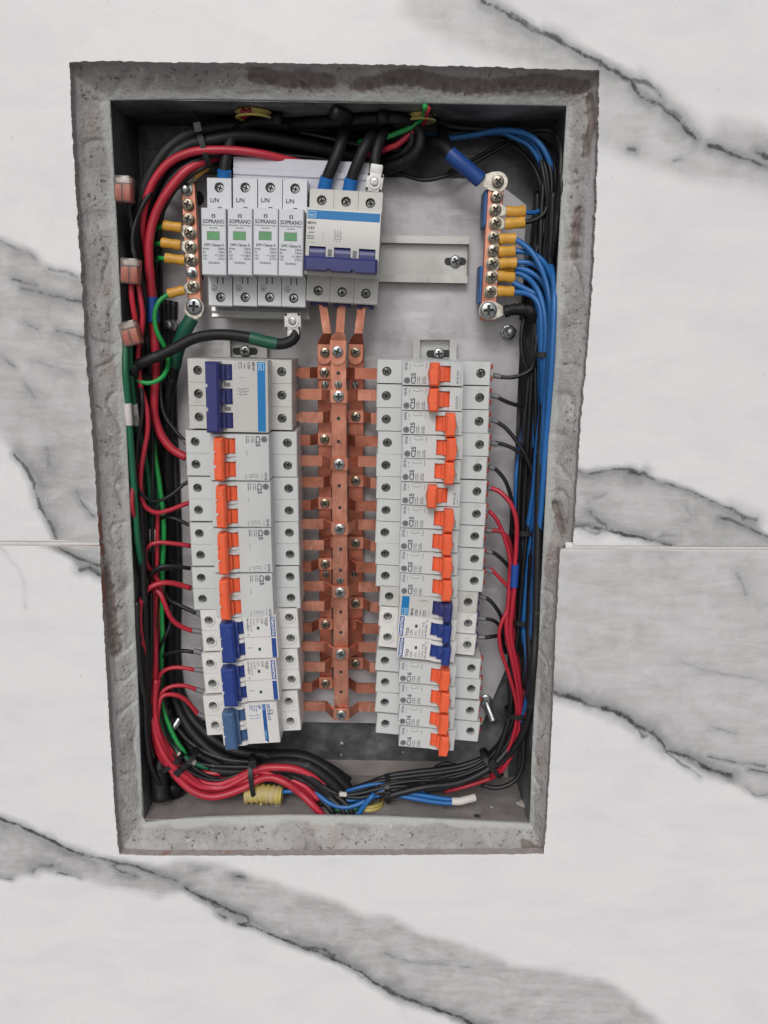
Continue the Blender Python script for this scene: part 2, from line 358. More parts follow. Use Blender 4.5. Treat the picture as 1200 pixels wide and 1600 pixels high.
BANDS = [  # (outline, grey, softness mm)
 ([(650, -60), (700, -60), (752, -4), (790, 16), (830, 46), (900, 76), (935, 92), (985, 122), (1000, 108), (1030, 130), (1075, 172), (1110, 205), (1125, 180), (1165, 190), (1260, 222), (1500, 300), (1600, 420), (1500, 430), (1260, 330), (1150, 287), (1080, 284), (1010, 262), (935, 232), (900, 130), (700, 70), (620, 20)], .62, 5),
 ([(-420, 210), (-60, 352), (0, 376), (55, 393), (80, 421), (120, 431), (170, 445), (170, 850), (88, 850), (62, 790), (55, 752), (35, 722), (0, 682), (-60, 645), (-420, 420)], .80, 3.5),
 ([(880, 733), (985, 732), (1040, 750), (1080, 766), (1140, 798), (1180, 812), (1195, 835), (1260, 850), (1260, 857), (1052, 857), (1015, 846), (940, 826), (880, 824)], .80, 2.5),
 ([(840, 856), (1620, 856), (1620, 1420), (1400, 1330), (1180, 1246), (1120, 1214), (1090, 1203), (1045, 1178), (1035, 1160), (1010, 1145), (980, 1126), (940, 1108), (905, 1095), (840, 1078)], .66, 3),
 ([(60, 850), (88, 850), (165, 850), (165, 903), (128, 893), (110, 873)], .75, 2),
 ([(-420, 1120), (-60, 1255), (0, 1281), (85, 1317), (145, 1340), (200, 1345), (245, 1352), (290, 1342), (340, 1350), (400, 1368), (470, 1392), (540, 1415), (572, 1430), (600, 1428), (660, 1458), (720, 1472), (800, 1508), (860, 1514), (950, 1532), (990, 1560), (1120, 1680), (1420, 1900), (1200, 1900), (960, 1740), (760, 1620), (690, 1584), (620, 1560), (590, 1538), (540, 1508), (480, 1485), (400, 1448), (350, 1440), (330, 1424), (305, 1400), (290, 1392), (262, 1398), (250, 1404), (220, 1394), (170, 1386), (130, 1372), (90, 1367), (60, 1360), (20, 1376), (-60, 1356), (-420, 1230)], .84, 4),
]
def seg_dist(X, Z, pts):
    best = np.full(X.shape, 1e9)
    for (x0, z0), (x1, z1) in zip(pts, pts[1:]):
        dx, dz = x1 - x0, z1 - z0; L = dx * dx + dz * dz + 1e-9
        t = np.clip(((X - x0) * dx + (Z - z0) * dz) / L, 0, 1)
        best = np.minimum(best, np.hypot(X - x0 - t * dx, Z - z0 - t * dz))
    return best
def inside(X, Z, pts):
    c = np.zeros(X.shape, bool); n = len(pts)
    for i in range(n):
        x0, z0 = pts[i]; x1, z1 = pts[(i + 1) % n]
        k = ((z0 > Z) != (z1 > Z)) & (X < (x1 - x0) * (Z - z0) / (z1 - z0 + 1e-12) + x0)
        c ^= k
    return c
def xz(pts, D=D_T): return [(p.x, p.z) for p in (P(x, y, D) for x, y in pts)]
def marble(me):
    n = len(me.vertices); co = np.empty(n * 3); me.vertices.foreach_get('co', co); co = co.reshape(-1, 3) / K
    X, Z = co[:, 0], co[:, 2]
    # a slow wobble so that hand-placed outlines meander like stone
    wx = np.array([noise.noise(Vector((x * .035, 0, z * .035))) * 2.2 + noise.noise(Vector((x * .11, 5, z * .11))) * 1.1 for x, z in zip(X, Z)])
    wz = np.array([noise.noise(Vector((x * .035, 9, z * .035))) * 2.2 + noise.noise(Vector((x * .11, 15, z * .11))) * 1.1 for x, z in zip(X, Z)])
    Xw, Zw = X + wx, Z + wz
    vd = np.full(n, 99.0); vw = np.zeros(n)
    for pts, wt, wd in VEINS:
        d = seg_dist(Xw, Zw, xz(pts))
        s = d / (wd * 1.0)
        k = s < vd
        vd[k] = s[k]; vw[k] = wt
    gb = np.zeros(n)
    for pts, g, soft in BANDS:
        q = xz(pts); d = seg_dist(Xw, Zw, q + q[:1]); d = np.where(inside(Xw, Zw, q), d, -d)
        gb = np.maximum(gb, g * np.clip(d / soft * .5 + .5, 0, 1) ** 1.2)
    for nm, arr in (('vein_dist', np.minimum(vd, 30)), ('vein_weight', vw), ('band', gb)):
        a = me.attributes.new(nm, 'FLOAT', 'POINT'); a.data.foreach_set('value', arr.astype(np.float32))
def marble_mat():
    m = bpy.data.materials.new('marble_look_porcelain'); m.use_nodes = True; n = m.node_tree; L = n.links.new
    b = n.nodes['Principled BSDF']; b.inputs['Roughness'].default_value = .34; b.inputs['Specular IOR Level'].default_value = .35
    N = n.nodes.new
    def attr(s): a = N('ShaderNodeAttribute'); a.attribute_name = s; return a.outputs['Fac']
    def math_(op, a, b_, c=None):
        q = N('ShaderNodeMath'); q.operation = op
        for i, v in enumerate((a, b_) + ((c,) if c is not None else ())):
            if isinstance(v, (int, float)): q.inputs[i].default_value = v
            else: L(v, q.inputs[i])
        return q.outputs[0]
    def noi(scale, det=6, rough=.6, dist=0.0, st=(1, 1, 1), rot=0):
        tc = N('ShaderNodeTexCoord'); mp = N('ShaderNodeMapping'); mp.inputs['Scale'].default_value = st; mp.inputs['Rotation'].default_value = (0, rot, 0)
        L(tc.outputs['Object'], mp.inputs['Vector'])
        z = N('ShaderNodeTexNoise'); z.inputs['Scale'].default_value = scale; z.inputs['Detail'].default_value = det; z.inputs['Roughness'].default_value = rough; z.inputs['Distortion'].default_value = dist
        L(mp.outputs[0], z.inputs['Vector']); return z.outputs['Fac']
    def ramp(f, a, b_, c=0.0, d=1.0):
        q = N('ShaderNodeMapRange'); q.interpolation_type = 'SMOOTHSTEP'
        for k, v in zip(('From Min', 'From Max', 'To Min', 'To Max'), (a, b_, c, d)): q.inputs[k].default_value = v
        L(f, q.inputs['Value']); return q.outputs[0]
    def mixc(f, c1, c2):
        q = N('ShaderNodeMix'); q.data_type = 'RGBA'
        L(f, q.inputs['Factor'])
        for i, c in ((6, c1), (7, c2)):
            if isinstance(c, tuple): q.inputs[i].default_value = (*c, 1)
            else: L(c, q.inputs[i])
        return q.outputs[2]
    stv = (1, 1, 2.4)
    fine = noi(260, 8, .7); mid = noi(60, 8, .65, .6); cloud = noi(14, 7, .6, .8, stv, .45); streak = noi(26, 6, .65, 1.2, (1, 1, 4.5), .42)
    base = mixc(ramp(cloud, .38, .72), (.75, .75, .755), (.69, .69, .70))
    # grey clouds inside the bands, uneven, darker towards their edges by the noise
    band = attr('band')
    bw = math_('MULTIPLY', band, ramp(math_('ADD', math_('MULTIPLY', cloud, .6), math_('MULTIPLY', mid, .4)), .30, .68, 1.12, .55))
    bw = math_('MULTIPLY', bw, ramp(streak, .35, .7, 1.05, .75))
    c = mixc(bw, base, (.33, .33, .33))
    sh = math_('MULTIPLY', math_('MULTIPLY', ramp(math_('ADD', attr('vein_dist'), math_('MULTIPLY_ADD', mid, 8.0, -4.0)), 0, 13, .55, 0), band), attr('vein_weight'))
    c = mixc(sh, c, (.19, .19, .19))
    wh = math_('MULTIPLY', ramp(noi(34, 7, .7, 1.4, (1, 1, 2.0), .6), .52, .70), math_('MULTIPLY', band, .42))
    c = mixc(wh, c, (.66, .66, .66))
    # soft grey halo beside the veins, then the crisp broken line
    vd = attr('vein_dist'); vw = attr('vein_weight')
    j = math_('ADD', vd, math_('MULTIPLY_ADD', mid, 7.0, -3.5))
    halo = math_('MULTIPLY', ramp(j, 0.2, 5.2, .66, 0), math_('MULTIPLY', vw, ramp(mid, .32, .6, .5, 1.0)))
    c = mixc(halo, c, (.15, .15, .155))
    j2 = math_('ADD', vd, math_('ADD', math_('MULTIPLY_ADD', fine, 2.0, -1.0), math_('MULTIPLY_ADD', noi(70, 6, .7), 5.0, -2.5)))
    core = math_('MULTIPLY', ramp(j2, .0, 1.25, .95, 0), math_('MULTIPLY', vw, ramp(noi(45, 4), .30, .50, .55, 1.0)))
    c = mixc(core, c, (.050, .052, .058))
    # pepper specks
    sp_ = ramp(noi(330, 2, .5), .735, .76)
    c = mixc(math_('MULTIPLY', sp_, .5), c, (.16, .16, .16))
    L(c, b.inputs['Base Color'])
    L(ramp(noi(9, 4), .3, .7, .20, .32), b.inputs['Roughness'])
    bp = N('ShaderNodeBump'); bp.inputs['Strength'].default_value = .03; bp.inputs['Distance'].default_value = .001
    L(noi(22, 3), bp.inputs['Height']); L(bp.outputs[0], b.inputs['Normal'])
    return m
m_marble = marble_mat()
m_tbody = add_layer(mat('tile_biscuit', (.34, .30, .285), .9, col2=(.40, .37, .35), scale=150, bump=.6, bscale=600), (.33, .135, .10), 9, .57, .61)
m_grout = mat('grout_white', (.66, .655, .64), .85, var=.05, scale=200, bump=.3, bscale=900)
def mortar_mat():
    m = mat('mortar', (.305, .292, .287), .92, col2=(.41, .398, .39), scale=34, detail=10, bump=1.0, bscale=480, lo=.36, hi=.64)
    add_layer(m, (.52, .50, .48), 45, .58, .76); add_layer(m, (.34, .27, .245), 18, .58, .70); add_layer(m, (.12, .115, .115), 240, .585, .64)
    add_layer(m, (.20, .19, .185), 190, .56, .72); add_layer(m, (.50, .49, .47), 170, .60, .68); add_layer(m, (.19, .18, .175), 30, .58, .70)
    n = m.node_tree; L = n.links.new; b = n.nodes['Principled BSDF']
    for q in n.nodes:
        if q.type == 'BUMP': q.inputs['Distance'].default_value = .0012; q.inputs['Strength'].default_value = .75
    at = n.nodes.new('ShaderNodeAttribute'); at.attribute_name = 'rim'
    tc = n.nodes.new('ShaderNodeTexCoord'); z = n.nodes.new('ShaderNodeTexNoise'); z.inputs['Scale'].default_value = 60; z.inputs['Detail'].default_value = 7
    L(tc.outputs['Object'], z.inputs['Vector'])
    q = n.nodes.new('ShaderNodeMath'); q.operation = 'MULTIPLY_ADD'; q.inputs[1].default_value = .5; L(z.outputs['Fac'], q.inputs[0]); L(at.outputs['Fac'], q.inputs[2])
    r = n.nodes.new('ShaderNodeMapRange'); r.inputs['From Min'].default_value = .98; r.inputs['From Max'].default_value = 1.10; r.inputs['To Max'].default_value = .8
    L(q.outputs[0], r.inputs['Value'])
    mx = n.nodes.new('ShaderNodeMix'); mx.data_type = 'RGBA'; mx.inputs[7].default_value = (.46, .475, .46, 1)
    L(r.outputs[0], mx.inputs['Factor']); L(b.inputs['Base Color'].links[0].from_socket, mx.inputs[6]); L(mx.outputs[2], b.inputs['Base Color'])
    # smooth bluish cement skin near the tiles, and the broken brownish hollows
    for an, c_, a0, a1, mxv in (('skin', (.37, .365, .38), .62, .72, .85), ('hollow', (.20, .165, .15), .62, .78, .9)):
        at = n.nodes.new('ShaderNodeAttribute'); at.attribute_name = an
        z = n.nodes.new('ShaderNodeTexNoise'); z.inputs['Scale'].default_value = 55; z.inputs['Detail'].default_value = 8; z.inputs['Roughness'].default_value = .7; L(tc.outputs['Object'], z.inputs['Vector'])
        q = n.nodes.new('ShaderNodeMath'); q.operation = 'MULTIPLY_ADD'; q.inputs[1].default_value = .7; L(z.outputs['Fac'], q.inputs[0]); L(at.outputs['Fac'], q.inputs[2])
        r = n.nodes.new('ShaderNodeMapRange'); r.inputs['From Min'].default_value = a0; r.inputs['From Max'].default_value = a1; r.inputs['To Max'].default_value = mxv; L(q.outputs[0], r.inputs['Value'])
        mx = n.nodes.new('ShaderNodeMix'); mx.data_type = 'RGBA'; mx.inputs[7].default_value = (*c_, 1)
        L(r.outputs[0], mx.inputs['Factor']); L(b.inputs['Base Color'].links[0].from_socket, mx.inputs[6]); L(mx.outputs[2], b.inputs['Base Color'])
    return m
m_mortar = mortar_mat()
# tile outlines with ragged saw-cut edges (shared by the tiles and by the mortar behind them)
eL = noisy(OU_L, D_T, .8, .75, .22, 1); eT = noisy(OU_T, D_T, .8, .65, .22, 2); eR = noisy(OU_R, D_T, .8, .85, .22, 3)
fR = noisy(OL_R, D_T, .8, .6, .22, 4); fB = noisy(OL_B, D_T, .8, .5, .22, 5); fL = noisy(OL_L, D_T, .8, .6, .22, 6)
def tile(loop, name, parent):
    base = [Vector((p.x, p.z)) for p in loop]
    n = len(base)
    bx = [p.x for p in base]; bz = [p.y for p in base]
    g = 3.4
    X, Z = np.meshgrid(np.arange(min(bx) + g / 2, max(bx), g), np.arange(min(bz) + g / 2, max(bz), g))
    X = X.ravel() + .3 * np.sin(Z.ravel()); Z = Z.ravel()
    poly = [(p.x, p.y) for p in base]
    # only the inner edge is finely stepped: thin it for the inside test
    k = inside(X, Z, poly)
    X, Z = X[k], Z[k]
    inn = (abs(X) < 335) & (Z > -640) & (Z < 250)
    gi = (np.round((X - min(bx)) / g).astype(int) % 4 == 0) & (np.round((Z - min(bz)) / g).astype(int) % 4 == 0)
    k = inn | gi; X, Z = X[k], Z[k]
    thin = poly[::2] + [poly[0]]
    d = seg_dist(X, Z, thin); k = d > 1.3
    X, Z = X[k], Z[k]
    # finer points along the veins so that their thin cores stay unbroken
    gf = 1.25
    Xf, Zf = np.meshgrid(np.arange(max(min(bx), -330) + gf, min(max(bx), 330), gf), np.arange(max(min(bz), -640) + gf, min(max(bz), 260), gf))
    Xf = Xf.ravel() + .11; Zf = Zf.ravel() + .07
    near = np.full(Xf.shape, 1e9)
    for vp, _a, _b in VEINS: near = np.minimum(near, seg_dist(Xf, Zf, xz(vp)))
    k = near < 5.5; Xf, Zf = Xf[k], Zf[k]
    k = inside(Xf, Zf, poly); Xf, Zf = Xf[k], Zf[k]
    k = seg_dist(Xf, Zf, thin) > 1.0; Xf, Zf = Xf[k], Zf[k]
    V = base + [Vector((a, b)) for a, b in zip(np.concatenate([X, Xf]), np.concatenate([Z, Zf]))]
    r = delaunay_2d_cdt(V, [], [list(range(n))], 1, 1e-5)
    vs, fs = r[0], r[2]
    bm = bmesh.new()
    bv = [bm.verts.new((v.x, 0, v.y)) for v in vs]
    for f in fs: bm.faces.new([bv[i] for i in f])
    bmesh.ops.recalc_face_normals(bm, faces=bm.faces)
    if sum(f.normal.y for f in bm.faces) > 0: bmesh.ops.reverse_faces(bm, faces=bm.faces)
    be = [e for e in bm.edges if e.is_boundary]
    ex = bmesh.ops.extrude_edge_only(bm, edges=be)
    nv = [v for v in ex['geom'] if isinstance(v, bmesh.types.BMVert)]
    for v in nv: v.co.y = 7.5
    for f in ex['geom']:
        if isinstance(f, bmesh.types.BMFace): f.material_index = 1
    bmesh.ops.scale(bm, vec=(K, K, K), verts=bm.verts)
    me = bpy.data.meshes.new(name); bm.to_mesh(me); bm.free()
    me.materials.append(m_marble); me.materials.append(m_tbody)
    marble(me)
    o = link(name, me, parent); return o
XL, XR = -1100, 2300
ul = P(XL, 839, D_T); ur = P(XR, 858, D_T)
up = eL + eT[1:] + eR[1:] + [ur, Vector((ur.x, 0, 620)), Vector((ul.x, 0, 620)), ul]
ll = P(XL, 846, D_T); lr = P(XR, 865, D_T)
lo_ = fR + fB[1:] + fL[1:] + [ll, Vector((ll.x, 0, -1499)), Vector((lr.x, 0, -1499)), lr]
# mortar reveal between the tiles and the box: ragged, sloping inwards to the mouth of the box
MI_L = [(172, 157), (180, 300), (190, 500), (199, 700), (206, 850), (213, 1000), (218, 1130), (223, 1276)]
MI_T = [(172, 157), (300, 155), (500, 158), (700, 162), (885, 166)]
MI_R = [(885, 166), (876, 320), (866, 500), (856, 700), (846, 900), (837, 1050), (830, 1200), (828, 1287)]
MI_B = [(223, 1276), (228, 1285), (260, 1281), (330, 1277), (450, 1274), (600, 1276), (750, 1283), (828, 1287)]
def resample(p, n):
    d = [0]
    for a, b in zip(p, p[1:]): d.append(d[-1] + (b - a).length)
    out = []; j = 0
    for i in range(n + 1):
        t = d[-1] * i / n
        while j < len(d) - 2 and d[j + 1] < t: j += 1
        out.append(p[j].lerp(p[j + 1], (t - d[j]) / max(1e-9, d[j + 1] - d[j])))
    return out
def mortar():
    bm = bmesh.new(); lay = bm.verts.layers.float.new('rim'); sk = bm.verts.layers.float.new('skin'); hl = bm.verts.layers.float.new('hollow')
    HOL = [([(395, 116), (450, 122), (515, 124)], 7), ([(560, 128), (640, 118), (700, 130), (760, 132), (840, 126), (915, 134)], 7), ([(922, 150), (925, 190), (916, 240)], 4), ([(905, 330), (900, 400)], 4), ([(870, 790), (880, 830)], 4), ([(165, 890), (180, 1020)], 6), ([(820, 1320), (845, 1325)], 5)]
    def hol(p):
        best = 99
        for pts, w_ in HOL:
            q = [P(a, b, 618) for a, b in pts]
            for a, b in zip(q, q[1:]):
                d = b - a; t = max(0, min(1, ((p.x - a.x) * d.x + (p.z - a.z) * d.z) / (d.x * d.x + d.z * d.z)))
                best = min(best, math.hypot(p.x - a.x - d.x * t, p.z - a.z - d.z * t) / w_)
        return max(0, 1 - best)
    sides = [([*[P(*q, D_T) for q in reversed(OL_L)], *[P(*q, D_T) for q in OU_L]], [P(*q, D_M) for q in reversed(MI_L)], 420),
             ([P(*q, D_T) for q in OU_T], [P(*q, D_M) for q in MI_T], 300),
             ([*[P(*q, D_T) for q in OU_R], *[P(*q, D_T) for q in OL_R]], [P(*q, D_M) for q in MI_R], 420),
             ([P(*q, D_T) for q in OL_B], [P(*q, D_M) for q in reversed(MI_B)], 300)]
    # left side runs bottom -> top
    sides[0] = ([P(*q, D_T) for q in OL_L] + [P(*q, D_T) for q in OU_L[1:]], [P(*q, D_M) for q in reversed(MI_L)], 420)
    O, I = [], []
    for o, i, n in sides:
        O += resample(o, n)[:-1]; I += resample(i, n)[:-1]
    N, R = len(O), 22
    grid = []
    for a, b in zip(O, I):
        a = Vector((a.x, D_T + 6.0, a.z)); out = (a - b); out.y = 0; out.normalize(); a = a + out * 2.5
        col = []
        for r in range(R + 1):
            s = r / R
            p = a.lerp(b, s); p.y = a.y + (b.y - a.y) * (s ** .85)
            wgt = math.sin(PI * min(1, max(0, s * .94 + .03)))
            q = p * .05
            e = noise.noise(q) * 1.2 + noise.noise(q * 3.1) * .5 + (noise.noise(q * 8) * .25 + noise.noise(q * 17) * .15 - max(0, noise.noise(q * 12 + Vector((7, 7, 7))) - .36) * 4.0) * (.35 + .65 * min(1, s * 2.2))
            crack = max(0, .12 - abs(noise.noise(q * .8 + Vector((4, 4, 4))))) * 18 * (1 if s > .25 else 0)
            e = e - crack
            nrm = (-out * .55 + Vector((0, -.8, 0)))
            p = p + nrm * e * wgt * .9
            H = hol(p); p.y += 4.5 * max(0, H + .8 * noise.noise(p * .25)) if H > 0 and 0 < r < R else 0
            v = bm.verts.new(p); v[lay] = s; v[hl] = H * .85; v[sk] = max(0, .42 - s) * 1.1 + .25 * noise.noise(p * .018)
            col.append(v)
        b2 = b + out * 1.2; b2.y = D_M + 4
        v = bm.verts.new(b2); v[lay] = 1.0; col.append(v)
        grid.append(col)
    for i in range(N):
        a, b = grid[i], grid[(i + 1) % N]
        for r in range(R + 1): bm.faces.new((a[r], b[r], b[r + 1], a[r + 1]))
    return mesh(bm, m_mortar, True)
# build the wall in the wall frame: the object sits at the camera's origin line, D measured along y
wall = link('wall', mortar(), None, (0, 0, 0)); tag(wall, 'rough grey mortar reveal framing the recessed box, with large marble-look tiles around it', None, None, 'structure')
tile(up, 'tile', wall).location = (0, D_T * K, 0)
tile(lo_, 'tile', wall).location = (0, D_T * K, 0)
bm = bmesh.new()
gl = [P(-1100, 842.5, D_T), P(154.5, 849.7, D_T)]; gr_ = [P(884, 855, D_T), P(2300, 861.5, D_T)]
for a, b in (gl, gr_):
    n = 60; rows = []
    for i in range(n + 1):
        p = a.lerp(b, i / n); rows.append([bm.verts.new((p.x, D_T + y + .25 * noise.noise(p * .3), p.z + z)) for z, y in ((3.2, 2.5), (1.2, 1.0), (-1.2, 1.0), (-3.2, 2.5))])
    for q, r in zip(rows, rows[1:]):
        for k in range(3): bm.faces.new((q[k], r[k], r[k + 1], q[k + 1]))
link('grout', mesh(bm, m_grout, True), wall)
# ---------------------------------------------------------------- steel box
c_tl, c_tr, c_bl, c_br = P(172, 157, D_M), P(885, 166, D_M), P(223, 1280, D_M), P(828, 1287, D_M)
BX0, BX1 = (c_tl.x + c_bl.x) / 2, (c_tr.x + c_br.x) / 2
BZ1, BZ0 = (c_tl.z + c_tr.z) / 2, (c_bl.z + c_br.z) / 2
BC = ((BX0 + BX1) / 2, D_B, (BZ0 + BZ1) / 2)
bxo = empty('steel_box', BC, 'dark galvanised steel box recessed in the tiled wall, holding all the wiring', 'box')
hw, hh, T = (BX1 - BX0) / 2, (BZ1 - BZ0) / 2, 1.2
dm = D_M - D_B
def prt(name, fn, mats, parent, smooth=False, loc=None, rot=0):
    bm = bmesh.new(); fn(bm); return link(name, mesh(bm, mats, smooth), parent, loc, rot)
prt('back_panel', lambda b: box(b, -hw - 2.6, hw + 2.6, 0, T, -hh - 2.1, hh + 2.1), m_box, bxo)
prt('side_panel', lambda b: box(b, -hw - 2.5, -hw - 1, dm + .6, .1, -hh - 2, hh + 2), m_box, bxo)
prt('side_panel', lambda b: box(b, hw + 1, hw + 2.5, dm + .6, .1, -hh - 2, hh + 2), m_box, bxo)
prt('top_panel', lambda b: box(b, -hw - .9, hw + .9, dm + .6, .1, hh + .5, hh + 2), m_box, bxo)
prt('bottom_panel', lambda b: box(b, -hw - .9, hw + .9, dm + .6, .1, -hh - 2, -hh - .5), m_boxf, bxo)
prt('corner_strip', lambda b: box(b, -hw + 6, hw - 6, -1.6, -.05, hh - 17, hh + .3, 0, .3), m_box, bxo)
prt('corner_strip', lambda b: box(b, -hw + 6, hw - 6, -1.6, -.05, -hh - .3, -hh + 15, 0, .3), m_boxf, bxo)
prt('corner_strip', lambda b: box(b, -hw - .8, -hw + 2.5, -1.6, -.05, -hh + 20, hh - 18, 0, .3), m_box, bxo)
for px, py, r in ((534, 1162, 1.8), (533, 1180, 1.1), (630, 1176, 1.1)):
    p = P(px, py, D_B - 1)
    prt('rivet', lambda b: lathe(b, [(r, .9), (r, 0), (r * .6, -.5)], 12), m_tin, bxo, True, p - Vector(BC))
# mounting plate with clipped corners
PT = [(300, 272), (770, 279), (823, 320), (808, 640), (793, 1040), (753, 1133), (300, 1126), (276, 1092), (252, 640), (238, 320)]
pp = [P(x, y, 690) for x, y in PT]
pc = Vector((sum(p.x for p in pp) / len(pp), 690, sum(p.z for p in pp) / len(pp)))
bm = bmesh.new(); ext_y(bm, [(p.x - pc.x, p.z - pc.z) for p in pp], 0, 2, 0, .4)
tag(link('mounting_plate', mesh(bm, m_plate), None, pc), 'flat galvanised plate with clipped corners behind all the breakers', 'plate')

# unseen floor added in front of the wall, below the picture: it throws daylight back up
bm = bmesh.new(); f = bm.faces.new([bm.verts.new(p) for p in ((-4000, -5000, 0), (4000, -5000, 0), (4000, 620, 0), (-4000, 620, 0))])
fl = link('floor', mesh(bm, add_layer(mat('bounce_floor', (.38, .38, .375), .8, scale=3), (.32, .31, .30), 6, .5, .7)), None, (0, 0, -1500)); tag(fl, 'unseen pale floor added to bounce daylight up the wall', None, None, 'structure')
# ---------------------------------------------------------------- screws (shared meshes)
def screw_mesh(r, m, slot=False, head=1.6, dome=.5, shank=0, seg=20):
    """round head seen from the front (front = -y), with a real cross or slot sunk in it"""
    bm = bmesh.new()
    a = r * .17; b = r * .62
    if slot: cr = [(b * 1.45, a), (-b * 1.45, a), (-b * 1.45, -a), (b * 1.45, -a)]
    else: cr = [(b, a), (a, a), (a, b), (-a, b), (-a, a), (-b, a), (-b, -a), (-a, -a), (-a, -b), (a, -b), (a, -a), (b, -a)]
    top = [bm.verts.new((x, -head - dome * .8, z)) for x, z in cr]; bot = [bm.verts.new((x * .8, -head + 1.1, z * .8)) for x, z in cr]
    n = len(cr)
    for i in range(n): bm.faces.new((top[i], top[(i + 1) % n], bot[(i + 1) % n], bot[i]))
    f = bm.faces.new(bot); f.material_index = 1; bmesh.ops.triangulate(bm, faces=[f])
    rings = []
    for rr, h in ((r * .82, -head - dome * .55), (r * .97, -head), (r, -head + .3), (r, 0)):
        rings.append([bm.verts.new((rr * math.cos(2 * PI * k / seg), h, rr * math.sin(2 * PI * k / seg))) for k in range(seg)])
    for p, q in zip(rings, rings[1:]):
        for k in range(seg): bm.faces.new((p[k], p[(k + 1) % seg], q[(k + 1) % seg], q[k]))
    # join the cross to the first ring
    ang = [math.atan2(v.co.z, v.co.x) % (2 * PI) for v in top]
    es = [bm.edges.get((top[i], top[(i + 1) % n])) for i in range(n)] + [bm.edges.get((rings[0][k], rings[0][(k + 1) % seg])) for k in range(seg)]
    bmesh.ops.triangle_fill(bm, edges=es, use_beauty=True)
    for f in [f for f in bm.faces if len(f.verts) == 3 and all(v in top for v in f.verts)]: bm.faces.remove(f)
    return mesh(bm, [m, m_hole], 'a')
SC_BRK = screw_mesh(3.1, m_screw, head=1.2, dome=.2)
SC_BRK2 = screw_mesh(2.9, m_zinc, head=1.2, dome=.2)
SC_BAR = screw_mesh(3.9, m_brass, head=1.8, dome=.5)
SC_BARD = screw_mesh(4.3, m_zinc, head=1.8, dome=.6)
SC_BIG = screw_mesh(6.4, m_zinc, head=2.4, dome=.9)
SC_TERM = screw_mesh(4.4, m_brass, head=2.0, dome=.6)
SC_SLOT = screw_mesh(3.0, m_screw, slot=True, head=1.0, dome=.3)
SC_RAIL = screw_mesh(4.6, m_zinc, head=2.0, dome=.8)
SC_SMALL = screw_mesh(2.6, m_zinc, head=.8, dome=.3)
def put_screw(me, parent, loc, name='screw'):
    o = link(name, me, parent, loc); o.rotation_euler = (0, random.uniform(0, PI), 0)
    return o
# ---------------------------------------------------------------- modular devices (local: x along the device, z across, front = -y, y = 0 terminal face)
def holed(bm, x0, x1, z0, z1, y, cx, cz, r, dep, seg=24, mi=0, mi2=1):
    c = []; o = []
    for k in range(seg):
        a = 2 * PI * (k + .5) / seg; ca, sa = math.cos(a), math.sin(a)
        tx = ((x1 if ca > 0 else x0) - cx) / ca; tz = ((z1 if sa > 0 else z0) - cz) / sa
        t = min(tx, tz); o.append(bm.verts.new((cx + ca * t, y, cz + sa * t)))
        c.append(bm.verts.new((cx + r * ca, y, cz + r * sa)))
    d = [bm.verts.new((v.co.x, y + dep, v.co.z)) for v in c]
    corners = {}
    for k in range(seg):
        j = (k + 1) % seg
        f = bm.faces.new((c[k], c[j], o[j], o[k])); f.material_index = mi
        a, b = o[k].co, o[j].co
        if abs(a.x - b.x) > 1e-4 and abs(a.z - b.z) > 1e-4:
            q = bm.verts.new((x1 if max(a.x, b.x) > x1 - 1e-3 else x0, y, z1 if max(a.z, b.z) > z1 - 1e-3 else z0))
            f = bm.faces.new((o[k], o[j], q)); f.material_index = mi
        f = bm.faces.new((c[k], d[k], d[j], c[j])); f.material_index = mi
    f = bm.faces.new(d); f.material_index = mi2
KIND = {  # half length, nose x0 x1, window, lever on, lever off, body material, cover material, lever material, screw offset
 'ge': dict(L=43, nx=(-24, 20.8), win=(1.0, 11.2), on=(8.0, 15.3), off=(-4.9, 2.4), body='grey', cov='grey', lev='orange', so=35.6, clip='red'),
 'mdw': dict(L=39.6, nx=(-24, 21.5), win=(2.0, 12), on=(9.6, 19.3), off=None, body='mdw', cov='mdw2', lev='navy', so=31.8, clip='navy'),
 'td': dict(L=39.5, nx=(-24.5, 21.2), win=(1.2, 11.5), on=(7.2, 17.6), off=None, body='white', cov='white', lev='royal', so=32.6, clip='navy'),
 'dl': dict(L=39.5, nx=(-24.5, 21.5), win=(1.2, 11.5), on=(8.2, 17.6), off=None, body='white', cov='white', lev='steel', so=31.4, clip=None),
 'dps': dict(L=45, nx=(-21.5, 24), win=None, on=None, off=None, body='dps', cov='dps', lev=None, so=38.5, clip=None),
}
MB = dict(grey=m_grey, mdw=m_mdw, mdw2=m_mdw, white=m_white, dps=m_dps, orange=m_orange, navy=m_navy, royal=m_royal, steel=m_steelblue)
NY = -20.0   # front of the nose
PW = 17.7    # module width
INK = [m_ink, m_inkg, m_inkblue, m_inkroyal, m_inkteal, m_inkgreen, m_inkdgreen, m_inkwhite, m_inksky]
def poles(n): return [(k - (n - 1) / 2) * PW for k in range(n)]
